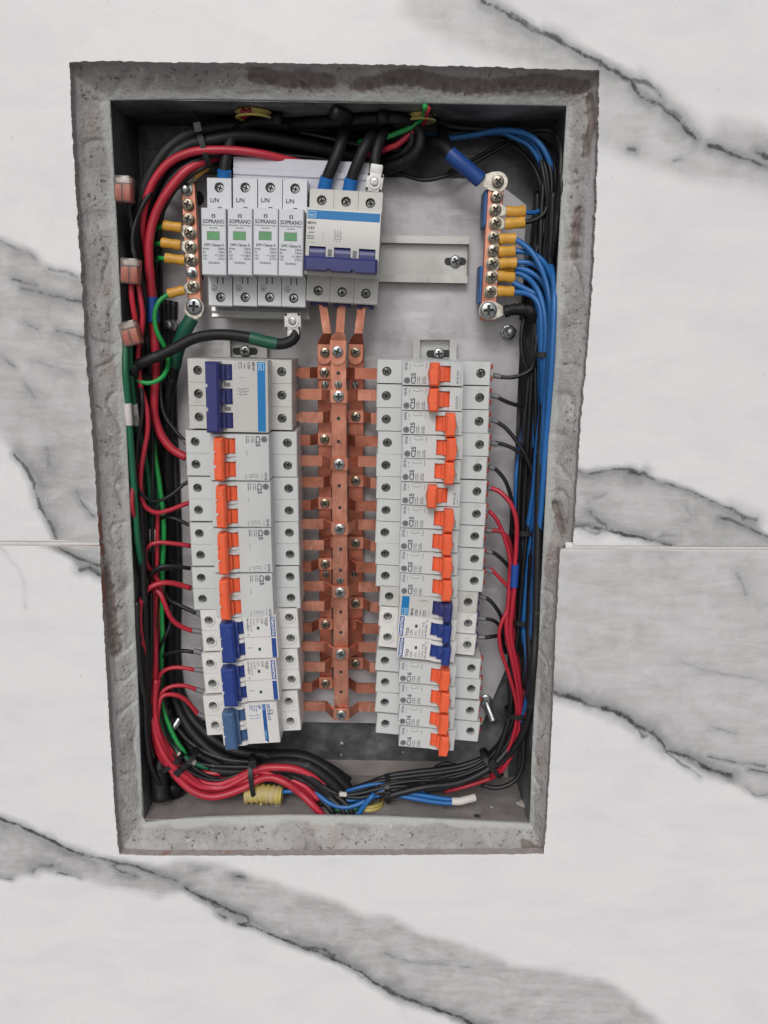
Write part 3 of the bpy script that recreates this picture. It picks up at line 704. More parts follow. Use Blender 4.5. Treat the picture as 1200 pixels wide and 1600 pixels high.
def make_print(kind, n, amp, off=False):
    bm = bmesh.new(); y = NY - .06; y2 = NY - .12; h = n * PW / 2; B = -h
    if kind == 'ge':
        disc(bm, -20.6, B + 3.6, 2.35, y, 0); disc(bm, -20.6, B + 3.6, 2.0, y2, 1); text(bm, 'GE', -19.6, B + 3.6, 3.0, y2 - .05, 0, 2.7, .15, True)
        text(bm, amp, -14.4, B + 1.0, 4.7, y, 0, 8.2, .42)
        for i, s in enumerate(('Un=400V~', 'Ui 500V', '3kA 400V~', 'NBR NM 60898')): text(bm, s, (-12.4, -10.9, -8.4, -7.0)[i], B + 1.1, 1.35, y, 0, 5.6, .08)
        t = h - .9
        zt = h - 6.8
        text(bm, 'G31SL', -20.7, zt, 2.5, y, 0, 6.2, .2); text(bm, 'In  6kA', -18.2, zt + .3, 1.5, y, 1, 4.8)
        line(bm, [(-16, t), (-8.5, t)], .22, y, 1)
        for q in range(n):
            o = q * 1.6
            line(bm, [(-16.2, t - 1.8 - o), (-15, t - 1.9 - o), (-14.2, t - 2.8 - o), (-13, t - 2.4 - o), (-12, t - 3 - o), (-10.4, t - 1.6 - o), (-9.2, t - 2 - o), (-8.8, t - 2.8 - o)], .28, y, 0)
        text(bm, '50/60Hz', -6.2, h - 5.2, 1.3, y, 1, 4.4, .05)
        if n > 1: text(bm, '20004', -7, B + 12, 1.3, y, 1, 4.4)
        if off: text(bm, 'G31SL' + amp, 17.2, B + 1.6, 2.1, y, 0, 9.5, .15); text(bm, 'www.ge.com', 19, B + 1.6, 1.2, y, 1, 8)
        elif n == 1: text(bm, 'G31SL' + amp, 17.9, B + 1.6, 1.3, y, 0, 6.0, .08)
        elif n == 2: text(bm, 'www.ge.com', 17.4, h - 7, 1.2, y, 1, 5.5)
    elif kind == 'mdw':
        rect(bm, -22.3, -16.4, -h + 1.0, h - 1.0, y, 2)
        rect(bm, -21.4, -17.2, -h + 1.6, -h + 7.0, y2, 8); rect(bm, -20.9, -17.7, -h + 2.1, -h + 6.5, y2 - .04, 2); text(bm, 'weg', -18.1, -h + 2.3, 3.4, y2 - .1, 8, 4.0, .15)
        text(bm, 'MDW', -12.7, -h + 1.3, 2.7, y, 0, 6.2, .2); text(bm, amp, -9.4, -h + 1.3, 2.7, y, 0, 4.8, .2); text(bm, '~400V', -6.6, -h + 1.3, 1.7, y, 0, 4.9, .1)
        rect(bm, -5.2, -2.6, -h + 1.2, -h + 5.9, y, 1); text(bm, '3000', -3.1, -h + 1.5, 2.0, y2, 7, 4.0)
        if n == 1:
            line(bm, [(-1, -h + 1.6), (-.4, -h + 4), (.4, -h + 4.6), (-.4, -h + 5.6), (-.4, -h + 7)], .25, y, 1)
        else:
            line(bm, [(-.4, -h + 1), (-.4, -h + 3), (-.9, -h + 4), (-.4, -h + 5), (-.4, -h + 7)], .25, y, 1)
            line(bm, [(-8, -h + 12.5), (-2, -h + 12.5)], .22, y, 1)
        for q in range(n):
            zc = (-h + 20.5 + q * 2.0) if n > 1 else (h - 4.2)
            line(bm, [(-10 if n > 1 else -9, zc), (-7.5, zc + .2), (-7.5, zc + .9), (-5.6, zc - .6), (-5.6, zc + .4), (-3.6, zc + 1.0), (-3.6, zc - .2), (-1.4, zc)], .3, y, 0)
    elif kind == 'td':
        for i, c in enumerate(poles(n)):
            ext = [(-23.6, c - 8.1), (-20, c - 8.1), (-20, c + 8.1), (-23.6, c + 8.1)]
            f = bm.faces.new([bm.verts.new((x, y, z)) for x, z in ext]); f.material_index = 3
            rect(bm, -11.2, -9.2, c - .3, c + 2.2, y, 6)
            line(bm, [(-6 - i, c + 3.6), (-5, c + 4.4), (-4.2, c + 3.8), (-3.2, c + 5), (-2.4, c + 4.6)] if n == 1 else [(-5.2, c - 1), (-3.6, c), (-2.8, c - 1), (-1.6, c), (-1, c - 1)], .28, y, 0)
        text(bm, 'TRAMONTINA', -20.8, -h + .9, 3.0, y2, 7, 15.6, .15)
        text(bm, 'TDJ3', -15.8, -h + 1.2, 3.0, y, 0, 6.8, .12); text(bm, amp, -12.6, -h + 1.2, 2.8, y, 1, 5.0, .1)
        text(bm, '3000', -9.6, -h + 1.4, 2.2, y, 1, 4.0)
        line(bm, [(-9.1, -h + 1.2), (-9.1, -h + 7.5)], .2, y, 1)
        text(bm, '230/400V~', -6.6, -h + 1.2, 1.6, y, 1, 7.6, .06); text(bm, '50/60Hz  IP20', -4.4, -h + 1.2, 1.6, y, 1, 11.4, .06)
        line(bm, [(-3.5, -h + 1.2), (-3.5, -h + 13)], .2, y, 1)
        text(bm, 'NBR NM 60898', -1.6, -h + 1.2, 1.6, y, 0, 10.6, .08); text(bm, '1L', -1.6, -h + 14, 1.8, y, 0, 2.2, .08)
    elif kind == 'dl':
        f = bm.faces.new([bm.verts.new(p) for p in ((-15.6, y, -h + 1), (-12.6, y, -h + 1), (-12.6, y, h - 3.2), (-15.6, y, h - .6))]); f.material_index = 4
        text(bm, 'DECORLUX', -16.6, -h + 1.0, 3.4, y, 3, 14.6, .2)
        text(bm, 'C20', -12.9, -h + 1.6, 2.7, y2, 8, 4.4, .1); text(bm, 'DZ47-63', -12.9, h - 11.5, 2.2, y2, 8, 7.2, .1)
        ring(bm, -19.6, -h + 8, 1.5, 2.1, y, 0, 12); rect(bm, -22, -17.4, -h + 7.6, -h + 8.4, y2, 7); line(bm, [(-20.4, -h + 8.4), (-18.6, -h + 7.7)], .35, y2 - .05, 0)
        text(bm, '2P', -9.6, -h + 1.2, 2.8, y, 3, 4.0, .15)
        for i, s in enumerate(('400V~50/60Hz', 'In=20A 3000', 'NBR NM', '60898')): text(bm, s, -7.6 + i * 1.7, -h + 1.2, 1.5, y, 4, (6.5, 5.5, 5.0, 4.2)[i], .06)
        for q in range(2):
            z0 = -h + 10 + q * 2.6
            line(bm, [(-11, z0), (-9.4, z0 + .3), (-8.2, z0 - .8), (-7.8, z0 + .8), (-5.6, z0), (-4.4, z0 + 1), (-3.2, z0 - .4), (-1.6, z0 + .5)], .32, y, 4)
    elif kind == 'dps':
        y = NY - 2.06; y2 = y - .06
        rect(bm, -17.4, -14.9, -1.3, 1.3, y, 0); line(bm, [(-16.9, -.3), (-16.1, .5), (-15.5, -.5), (-15.2, .2)], .5, y2, 7)
        text(bm, 'SOPRANO', -11.2, 0, 3.7, y, 0, 15.2, .3, True)
        text(bm, 'Dispositivo de Proteção', -9.4, 0, 1.6, y, 0, 15.6, .1, True); text(bm, 'de Surto', -7.7, 0, 1.6, y, 0, 5.6, .1, True)
        rect(bm, -5.9, .1, -4.9, 4.3, y, 1); rect(bm, -5.5, -.3, -4.5, 3.9, y2, 5)
        text(bm, 'DPS Classe II', 4.2, 0, 2.5, y, 0, 13.6, .15, True)
        for i, (a, b) in enumerate((('Imax', '20kA'), ('In', '10kA'), ('Up', '<1.0kV'), ('Uc', '275V'))):
            xx = 6.6 + i * 2.3
            text(bm, a, xx, -7.8, 2.3, y, 0, (4.6, 1.9, 2.8, 2.8)[i], .15); wv = (5, 5, 7.2, 5)[i]; text(bm, b, xx, 7.8 - wv, 2.3, y, 0, wv, .15)
        text(bm, '50/60Hz', 16.2, 0, 2.1, y, 0, 8, .1, True)
        z = -.05
        text(bm, 'L/N', -28.2, -6.6, 4.2, z, 0, 6.2, .1)
        ring(bm, 32.2, -4.6, 1.8, 2.15, z, 0, 16)
        for q in range(3): line(bm, [(32.2 + q * .55, -5.8 + q * .35), (32.2 + q * .55, -3.4 - q * .35)], .25, z - .03, 0)
        line(bm, [(32.2, -4.6), (30.8, -4.6)], .25, z - .03, 0)
        line(bm, [(-21.6, 1.6), (-24.8, 1.6), (-24.8, -1.2)], .7, z, 0)
    return mesh(bm, INK)
def body_mesh(kind, n):
    k = KIND[kind]; bm = bmesh.new(); L = k['L']; x0, x1 = k['nx']
    for c in poles(n):
        z0, z1 = c - PW / 2 + .12, c + PW / 2 - .12
        # sides, back and ends of the pole, with softened long edges
        prof = [(-L, .7), (-L + .7, 0), (x0, 0), (x0, 6), (x1, 6), (x1, 0), (L - .7, 0), (L, .7), (L, 44), (-L, 44)]
        a = [bm.verts.new((x, y, z0)) for x, y in prof]; b = [bm.verts.new((x, y, z1)) for x, y in prof]
        m = len(prof)
        for i in range(m):
            if i in (1, 5): continue
            f = bm.faces.new((a[i], a[(i + 1) % m], b[(i + 1) % m], b[i]))
        for r in (a, b):
            f = bm.faces.new(r); f.normal_update(); bmesh.ops.triangulate(bm, faces=[f], ngon_method='EAR_CLIP')
        so = k['so']; r = 3.55
        holed(bm, -L + .7, x0, z0, z1, 0, -so, c, r, 6.5)
        holed(bm, x1, L - .7, z0, z1, 0, so, c, r, 6.5)
        if kind in ('td', 'dl'):
            for s in (-1, 1): lathe(bm, [(5.2, -.02), (4.9, -1.0), (4.2, -1.2), (3.56, -1.0), (3.56, 0)], 24, (s * so, 0, c), caps=False)
        if kind != 'td' and (kind != 'dps'):
            pass
    return mesh(bm, [MB[k['body']], m_hole], 'a')
def cover_mesh(kind, n):
    k = KIND[kind]; bm = bmesh.new(); x0, x1 = k['nx']; fy = NY - (2 if kind == 'dps' else 0)
    groups = [(c, 1) for c in poles(n)] if kind not in ('ge', 'mdw', 'dl') else [(0, n)]
    for c, m in groups:
        z0, z1 = c - m * PW / 2 + .15, c + m * PW / 2 - .15
        ch = .8
        if k['win'] is None:
            ext_y(bm, [(x0, z0), (x1, z0), (x1, z1), (x0, z1)], fy, 0, 0, .6); continue
        xs = [x0 + ch, k['win'][0], k['win'][1], x1 - ch]
        zs = [z0 + .35]
        pc_ = [c] if m == 1 else poles(m)
        for q in pc_: zs += [q - 5.9, q + 5.9]
        zs.append(z1 - .35)
        vg = [[bm.verts.new((x, fy, z)) for z in zs] for x in xs]
        for i in range(3):
            for j in range(len(zs) - 1):
                if i == 1 and j % 2 == 1: continue
                bm.faces.new((vg[i][j], vg[i + 1][j], vg[i + 1][j + 1], vg[i][j + 1]))
        # outer walls
        per = [vg[0][j] for j in range(len(zs))] + [vg[i][-1] for i in (1, 2)] + [vg[3][j] for j in range(len(zs) - 1, -1, -1)] + [vg[i][0] for i in (2, 1)]
        def outp(v, y): return bm.verts.new((v.co.x + (-ch if v.co.x < x0 + ch + .01 else ch if v.co.x > x1 - ch - .01 else 0), y, v.co.z + (-.35 if v.co.z < zs[0] + .01 else .35 if v.co.z > zs[-1] - .01 else 0)))
        r1 = [outp(v, fy + .6) for v in per]; r2 = [bm.verts.new((v.co.x, .02, v.co.z)) for v in r1]
        N = len(per)
        for A, B in ((per, r1), (r1, r2)):
            for i in range(N): bm.faces.new((A[i], A[(i + 1) % N], B[(i + 1) % N], B[i]))
        # windows sunk into the nose, with curved cheeks beside them
        for q in pc_:
            a = [(k['win'][0], q - 5.9), (k['win'][1], q - 5.9), (k['win'][1], q + 5.9), (k['win'][0], q + 5.9)]
            u = [bm.verts.new((x, fy, z)) for x, z in a]; v = [bm.verts.new((x, fy + 9, z)) for x, z in a]
            for i in range(4): bm.faces.new((u[i], u[(i + 1) % 4], v[(i + 1) % 4], v[i]))
            f = bm.faces.new(v); f.material_index = 1
            w0, w1 = k['win']
            xe = w1 + (5 if kind == 'td' and n == 1 else 0)
            for s in (-1, 1):
                if kind == 'mdw' and n > 1: continue
                A = []
                for t in range(9):
                    xx = w0 - .4 + (xe - w0 + .8) * t / 8
                    A.append((xx, fy - (2.6 if kind in ('td', 'dl') else 1.6) * math.sin(PI * t / 8) ** .6))
                zz = sorted((q + s * (5.4 if kind in ('td', 'dl') else 5.95), q + s * (8.3 if kind in ('td', 'dl') else 8.0)))
                prism_z(bm, A + [(xe + .4, fy + .5), (w0 - .4, fy + .5)], zz[0], zz[1])
    return mesh(bm, [MB[k['cov']], m_hole], 'a')
def lever_mesh(kind, n, off):
    k = KIND[kind]; bm = bmesh.new(); a, b = k['off'] if off else k['on']; w0, w1 = k['win']
    h = n * PW / 2 - {1: .5, 2: 1.8, 3: 1.0}[n]
    if n == 1 and kind in ('td', 'mdw'): a, b, h = 10.2, 16.4, 7.3
    cx = (w0 + w1) / 2
    for c in poles(n):       # drum seen in each window
        arc = []
        R_, yc = 7.2, NY + 7.6
        for t in range(13):
            an = PI * (.04 + .92 * t / 12); arc.append((cx - R_ * math.cos(an), yc - R_ * math.sin(an) - .2))
        prism_z(bm, arc, c - (5.2 if kind in ('td', 'dl') else 5.5), c + (5.2 if kind in ('td', 'dl') else 5.5))
        # neck from the drum to the bar
        s0, s1 = (a + 1.5, b + 1.5) if off else (a - 1.5, b - 1.5)
        box(bm, min(s0, cx), max(s1, cx) if off else s1, NY - 4, NY - .2, c - 5.3, c + 5.3)
    m = (a + b) / 2
    if kind == 'ge':
        pts = []
        out = a if off else b; inn = b if off else a; sg = 1 if out > inn else -1
        per = n
        pts = [(inn, -h), (inn, h)]
        oc = []
        for i, c in enumerate(reversed(poles(n))):
            t, bt = (h if i == 0 else c + PW / 2), (-h if i == n - 1 else c - PW / 2)
            oc += [(out - sg * .6, t), (out - sg * .3, c + 4.4)]
            if n > 1:
                e = c + (-3.2 if i == 0 else 3.2)
                oc += [(out, e + 1.3), (out - sg * 2.4, e + 1.3), (out - sg * 2.4, e - 1.3), (out, e - 1.3)] if True else []
                oc += [(out + sg * .1, bt + .01)] if i < n - 1 else [(out - sg * .6, bt)]
            else: oc += [(out + sg * .5, c + 1.6), (out + sg * .5, c - 1.6), (out - sg * .3, c - 4.4), (out - sg * .6, bt)]
        pts += oc
        if n > 1: pts = [(x, z) for x, z in pts]
    else:
        pts = [(a, -h), (a, h), (b, h)]
        if n > 1:
            for z in ([PW / 2, -PW / 2] if n == 3 else [4.4, -4.4]): pts += [(b, z + 1.5), (b - 1.6, z + 1.5), (b - 1.6, z - 1.5), (b, z - 1.5)]
        pts += [(b, -h)]
    ext_y(bm, pts, NY - (12.5 if kind != 'mdw' else 13.5), NY - .8 if n > 1 else NY - .3, 0, 1.5)
    if kind in ('td', 'dl') and n > 1:   # small step along the lever
        box(bm, a - 2.2, a + .2, NY - 5, NY - .5, -h + 1.2, h - 1.2, 0, .3)
    return mesh(bm, MB[k['lev']], 'a')
_dev = {}
def device(kind, n, amp, off, fr, to, label, group, cat='circuit breaker', name='circuit_breaker'):
    """fr, to: lists of the screw pixels at the device's -x and +x ends"""
    a = sum((P(x, y, 641) for x, y in fr), Vector()) / len(fr); b = sum((P(x, y, 641) for x, y in to), Vector()) / len(to)
    c = (a + b) / 2; c.y = 638; d = b - a; rot = -math.atan2(d.z, d.x)
    key = (kind, n, amp, off)
    if key in _dev: return tree_copy(_dev[key], c, rot, label, group)
    k = KIND[kind]
    o = empty(name, c, label, cat, group, rot)
    link('body', body_mesh(kind, n), o)
    link('front_cover', cover_mesh(kind, n), o)
    if k['lev']: link('lever', lever_mesh(kind, n, off), o)
    link('printed_marking', make_print(kind, n, amp, off), o)
    for q in poles(n):
        for s in (-1, 1): put_screw(SC_BRK2 if kind in ('td', 'dps', 'dl') else SC_BRK, o, (s * k['so'] + random.uniform(-.2, .2), 5.0 if kind != 'td' else 3.4, q + random.uniform(-.2, .2)))
    if k['clip']:
        m = m_clipred if k['clip'] == 'red' else m_navy
        for q in poles(n):
            bm = bmesh.new(); box(bm, k['L'] - 1, k['L'] + 3.2, 12, 16, q - 6.4, q - 2.6, 0, .8); box(bm, k['L'] - 1, k['L'] + 3.2, 12, 16, q + 2.6, q + 6.4, 0, .8); box(bm, k['L'] - 1, k['L'] + 1.8, 13, 16, q - 3, q + 3)
            link('rail_clip', mesh(bm, m, 'a'), o)
    if kind == 'mdw' and n > 1:
        for q in poles(n)[:-1]:
            bm = bmesh.new(); box(bm, 3.6, 8.2, NY - .45, NY + .5, q + PW / 2 - 1.4, q + PW / 2 + 1.4, 0, .2)
            link('joint_pin', mesh(bm, m_fer), o)
    if kind == 'dps':
        bm = bmesh.new(); box(bm, 24.2, 28.4, -.4, .6, -1.6, 1.6, 0, .2); link('latch', mesh(bm, m_dps), o)
        bm = bmesh.new(); box(bm, 24.2, 29.0, -.15, .2, -2.4, -1.7); box(bm, 24.2, 29.0, -.15, .2, 1.7, 2.4); link('latch_slot', mesh(bm, m_hole), o)
    _dev[key] = o
    return o
RC = 'breakers of the right column'; LC = 'breakers of the left column'
ge_r = [((604, 580), (751, 583), 1), ((603.5, 618), (749, 621), 1), ((603.5, 654.5), (748, 658), 0), ((605, 691), (749, 694), 0), ((603, 726), (745.5, 730), 0),
        ((603, 761), (744.5, 767), 1), ((603, 796), (744, 802), 0), ((601, 830.5), (741.5, 837), 0), ((601.5, 864), (741, 872), 0), ((602, 898), (740.5, 906), 0)]
ordn = ['topmost', 'second', 'third', 'fourth', 'fifth', 'sixth', 'seventh', 'eighth', 'ninth', 'tenth']
for i, (a, b, off) in enumerate(ge_r):
    pos = 'topmost in right column' if i == 0 else ordn[i] + ' from top in right column'
    if i == 9: pos = 'right column, just above the navy lever'
    device('ge', 1, 'C25', bool(off), [a], [b], 'single-pole breaker C25, %s, orange lever %s' % (pos, 'left' if off else 'right'), RC)
device('mdw', 1, 'C20', False, [(608, 930)], [(731, 939)], 'grey single-pole breaker with bright blue label and navy lever in the right column', RC)
device('td', 1, 'C20', False, [(607, 961)], [(729.5, 971.5)], 'white single-pole breaker with royal blue lever, upper of the two in the right column', RC)
device('td', 1, 'C20', False, [(606.5, 993)], [(728.5, 1005)], 'white single-pole breaker with royal blue lever, lower of the two in the right column', RC)
for i, (a, b) in enumerate((((600.5, 1030), (737, 1042)), ((601, 1063.5), (736.5, 1074)), ((600, 1095), (735, 1108)), ((601, 1128), (735.5, 1140)))):
    device('ge', 1, 'C16', False, [a], [b], 'grey single-pole breaker marked C16 with orange lever, %s in the right column' % ('uppermost of four', 'second of four', 'third of four', 'lowest of four')[i], RC)
device('mdw', 3, 'C50', False, [(441, 580), (441, 617), (442, 654)], [(310, 577), (311, 615), (312, 652)], 'three-pole breaker with wide navy lever and upright blue stripe, atop the left column', LC)
g2 = [([(305, 689), (306, 725)], [(451, 691), (451.5, 727)]), ([(309, 761), (309.5, 796)], [(453, 762), (454, 797)]), ([(312, 832), (312.5, 866)], [(454.5, 831), (455, 865)]), ([(314.5, 901), (315, 934.5)], [(456, 899), (457, 933)])]
for i, (l, r) in enumerate(g2):
    device('ge', 2, 'C25', False, r, l, 'grey two-pole breaker with joined orange lever, %s in the left column' % ('uppermost of four', 'second of four', 'third of four', 'lowest of four')[i], LC)
device('td', 2, 'C20', False, [(454.7, 962), (454.7, 995)], [(328, 966), (329, 1000)], 'white two-pole breaker with royal blue lever right below the lowest orange lever on the left', LC)
device('td', 2, 'C20', False, [(456, 1027), (456.5, 1059)], [(330, 1033), (331, 1066)], 'white two-pole breaker with royal blue lever, just above the dull blue lever at bottom left', LC)
device('dl', 2, 'C20', False, [(454.7, 1092), (454.7, 1124.5)], [(334, 1098.7), (335, 1131.5)], 'off-white two-pole breaker with dull steel blue lever at the bottom of the left column', LC)
device('mdw', 3, 'C63', False, [(503, 312.7), (541, 316), (579, 318)], [(497.7, 455.5), (534.8, 457), (571.5, 459)], 'upright three-pole main breaker with navy lever and blue stripe across its top', 'main breakers')
for i, (t, b) in enumerate((((343.8, 296.6), (345.7, 462)), ((384, 297), (384, 462)), ((423, 296), (422, 463)), ((461.6, 298), (459.5, 464)))):
    device('dps', 1, '', False, [t], [b], 'grey surge protector with green window, %s' % ('leftmost, under a blue sleeve', 'second from the left of four', 'third from the left of four', 'rightmost, next to the main breaker')[i], 'surge protectors', 'surge protector', 'surge_protector')
# ---------------------------------------------------------------- rails, trims, bolts
def slot_screw_rail(a, b, wid, label, scr, slotdir, D=684):
    A, B = P(*a, D), P(*b, D); mid = (A + B) / 2; d = B - A; L = d.length; rot = -math.atan2(d.z, d.x)
    o = empty('din_rail', mid, label, 'rail', 'mounting rails', rot)
    h = wid / 2
    prof = [(-h, -2.5), (-h, -3.6), (-h + 5.5, -3.6), (-h + 5.5, 3.8), (h - 5.5, 3.8), (h - 5.5, -3.6), (h, -3.6), (h, -2.5), (h - 4.4, -2.5), (h - 4.4, 5), (-h + 4.4, 5), (-h + 4.4, -2.5)]
    bm = bmesh.new()
    r = [[bm.verts.new((x, y, z)) for z, y in prof] for x in (-L / 2, L / 2)]
    n = len(prof)
    for i in range(n): bm.faces.new((r[0][i], r[0][(i + 1) % n], r[1][(i + 1) % n], r[1][i]))
    for q in r: bmesh.ops.triangulate(bm, faces=[bm.faces.new(q)])
    link('rail_profile', mesh(bm, m_rail), o)
    p = P(*scr, D) - mid; c, s = math.cos(-rot), math.sin(-rot)
    lx, lz = p.x * c + p.z * s, -p.x * s + p.z * c
    bm = bmesh.new(); 
    pts = []
    sx, sz = slotdir
    for k in range(12):
        an = 2 * PI * k / 12; pts.append((math.cos(an) * 3.2 + (sx if math.cos(an) > 0 else -sx), math.sin(an) * 3.2 + (sz if math.sin(an) > 0 else -sz)))
    f = bm.faces.new([bm.verts.new((lx + x, 3.6, lz + z)) for x, z in pts])
    link('slot', mesh(bm, m_hole), o)
    q = put_screw(SC_RAIL, o, (lx, 3.5, lz))
    return o
slot_screw_rail((332, 400), (731, 407), 35, 'horizontal zinc rail behind the surge protectors and main breaker', (712, 408), (5.5, 0))
slot_screw_rail((384, 533), (392, 1128), 35, 'upright zinc rail under the left breaker column', (382, 549), (0, 7))
slot_screw_rail((679, 531), (672, 1150), 35, 'upright zinc rail under the right breaker column', (686, 553), (0, 7))
bm = bmesh.new(); A, B = P(366, 266, 660), P(580, 276, 660); mid = (A + B) / 2
prof = [(-14, 2), (-14, -2), (-4, -3), (-3, -4), (1, -4), (2, -3), (9, -3), (10, 1), (9, 2)]
r = [[bm.verts.new((p.x - mid.x, y, p.z - mid.z + z)) for z, y in prof] for p in (A, B)]
for i in range(len(prof)): bm.faces.new((r[0][i], r[0][(i + 1) % len(prof)], r[1][(i + 1) % len(prof)], r[1][i]))
for q in r: bmesh.ops.triangulate(bm, faces=[bm.faces.new(q)])
tag(link('trim_strip', mesh(bm, m_trim), None, mid), 'pale lavender plastic strip standing above the surge protectors', 'strip')
bm = bmesh.new(); A, B = P(332, 490, 662), P(484, 494, 662); mid = (A + B) / 2
prof = [(-3, 2), (-3.4, -1.4), (-2.2, -2.8), (0, -2.2), (2.2, -2.8), (5, -1.6), (5, 3)]
r = [[bm.verts.new((p.x - mid.x, y, p.z - mid.z + z)) for z, y in prof] for p in (A, B)]
for i in range(len(prof)): bm.faces.new((r[0][i], r[0][(i + 1) % len(prof)], r[1][(i + 1) % len(prof)], r[1][i]))
for q in r: bmesh.ops.triangulate(bm, faces=[bm.faces.new(q)])
tag(link('trim_strip', mesh(bm, m_rail), None, mid), 'thin grey metal strip showing below the surge protectors', 'strip')
def bolt(px, py, dirv, ln, label):
    p = P(px, py, 688); o = empty('bolt', p, label, 'bolt', 'plate fixing bolts')
    bm = bmesh.new(); lathe(bm, [(6.0, 1.5), (6.0, 0), (5.2, -.6)], 24); link('washer', mesh(bm, m_zinc, 'a'), o)
    bm = bmesh.new(); lathe(bm, [(5.0, -.6), (5.0, -4.2), (4.2, -4.9)], 6); link('nut', mesh(bm, m_zinc), o)
    bm = bmesh.new(); d = Vector(dirv).normalized()
    prf = []; 
    n = int(ln / .8)
    tube(bm, [Vector((0, 0, 0)) + d * (ln * i / (n * 2)) for i in range(n * 2 + 1)], lambda t, n=n: 3.1 + (.35 if int(round(t * n * 2)) % 2 else 0) - (.8 if t > .97 else 0), 12, 0, False)
    link('stud', mesh(bm, m_zinc, 'a'), o)
bolt(270, 508, (-.15, -1, .02), 13, 'bright zinc stud and nut on the plate beside the green sleeve, upper left')
bolt(794, 519, (.12, -1, .05), 13, 'bright zinc stud and nut below the black taped lug, upper right')
bolt(291, 1108, (-.28, -1, -.3), 26, 'long zinc stud beside the lowest red wires, lower left')
bolt(759, 1096, (.22, -1, -.42), 24, 'long zinc stud pointing down beside the lowest grey breakers, lower right')
# ---------------------------------------------------------------- copper: three long bars with branch straps, three feeder straps
def strip(bm, pts, z, wd, th, taper=None):
    """flat strap: pts = [(x, D)], its width wd runs along z; taper = {index: width}"""
    n = len(pts); F_, B_ = [], []
    for i, (x, D) in enumerate(pts):
        w_ = (taper or {}).get(i, wd)
        t = Vector((pts[min(i + 1, n - 1)][0] - pts[max(i - 1, 0)][0], pts[min(i + 1, n - 1)][1] - pts[max(i - 1, 0)][1])).normalized()
        nx, ny = t.y * th, -t.x * th
        if ny > 0: nx, ny = -nx, -ny
        F_.append([bm.verts.new((x, D, z + s * w_ / 2)) for s in (-1, 1)]); B_.append([bm.verts.new((x - nx, D + th, z + s * w_ / 2)) for s in (-1, 1)])
    for i in range(n - 1):
        bm.faces.new((F_[i][0], F_[i + 1][0], F_[i + 1][1], F_[i][1])); bm.faces.new((B_[i][0], B_[i][1], B_[i + 1][1], B_[i + 1][0]))
        for s in (0, 1): bm.faces.new((F_[i][s], B_[i][s], B_[i + 1][s], F_[i + 1][s]))
    for i in (0, n - 1): bm.faces.new((F_[i][0], F_[i][1], B_[i][1], B_[i][0]))
def X(px, py, D): return P(px, py, D).x
def bar(top, bot, D, wd, label, m):
    a, b = P(*top, D), P(*bot, D); c = (a + b) / 2
    o = empty('busbar', c, label, 'busbar', 'upright copper busbars')
    bm = bmesh.new(); ext_y(bm, [(a.x - c.x - wd / 2, a.z - c.z), (a.x - c.x + wd / 2, a.z - c.z), (b.x - c.x + wd / 2, b.z - c.z), (b.x - c.x - wd / 2, b.z - c.z)], 0, 3, 0, .35)
    link('bar', mesh(bm, m), o)
    return o, c
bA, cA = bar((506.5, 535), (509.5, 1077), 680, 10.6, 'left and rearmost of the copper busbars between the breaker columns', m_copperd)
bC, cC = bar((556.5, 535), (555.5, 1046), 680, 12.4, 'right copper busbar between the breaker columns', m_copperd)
bB, cB = bar((528.3, 533), (533.5, 1124), 656, 12.2, 'centre and foremost copper busbar crossed by raised straps', m_copper)
rows = [('A', 582), ('B', 619), ('C', 651), ('A', 686), ('B', 725), ('C', 751), ('A', 786), ('B', 826), ('C', 848), ('A', 881), ('B', 925), ('C', 942), ('A', 975), ('B', 1021), ('C', 1036), ('A', 1067), ('B', 1116)]
def lend(y): return 459 if y < 670 else (470 if y < 948 else 466)
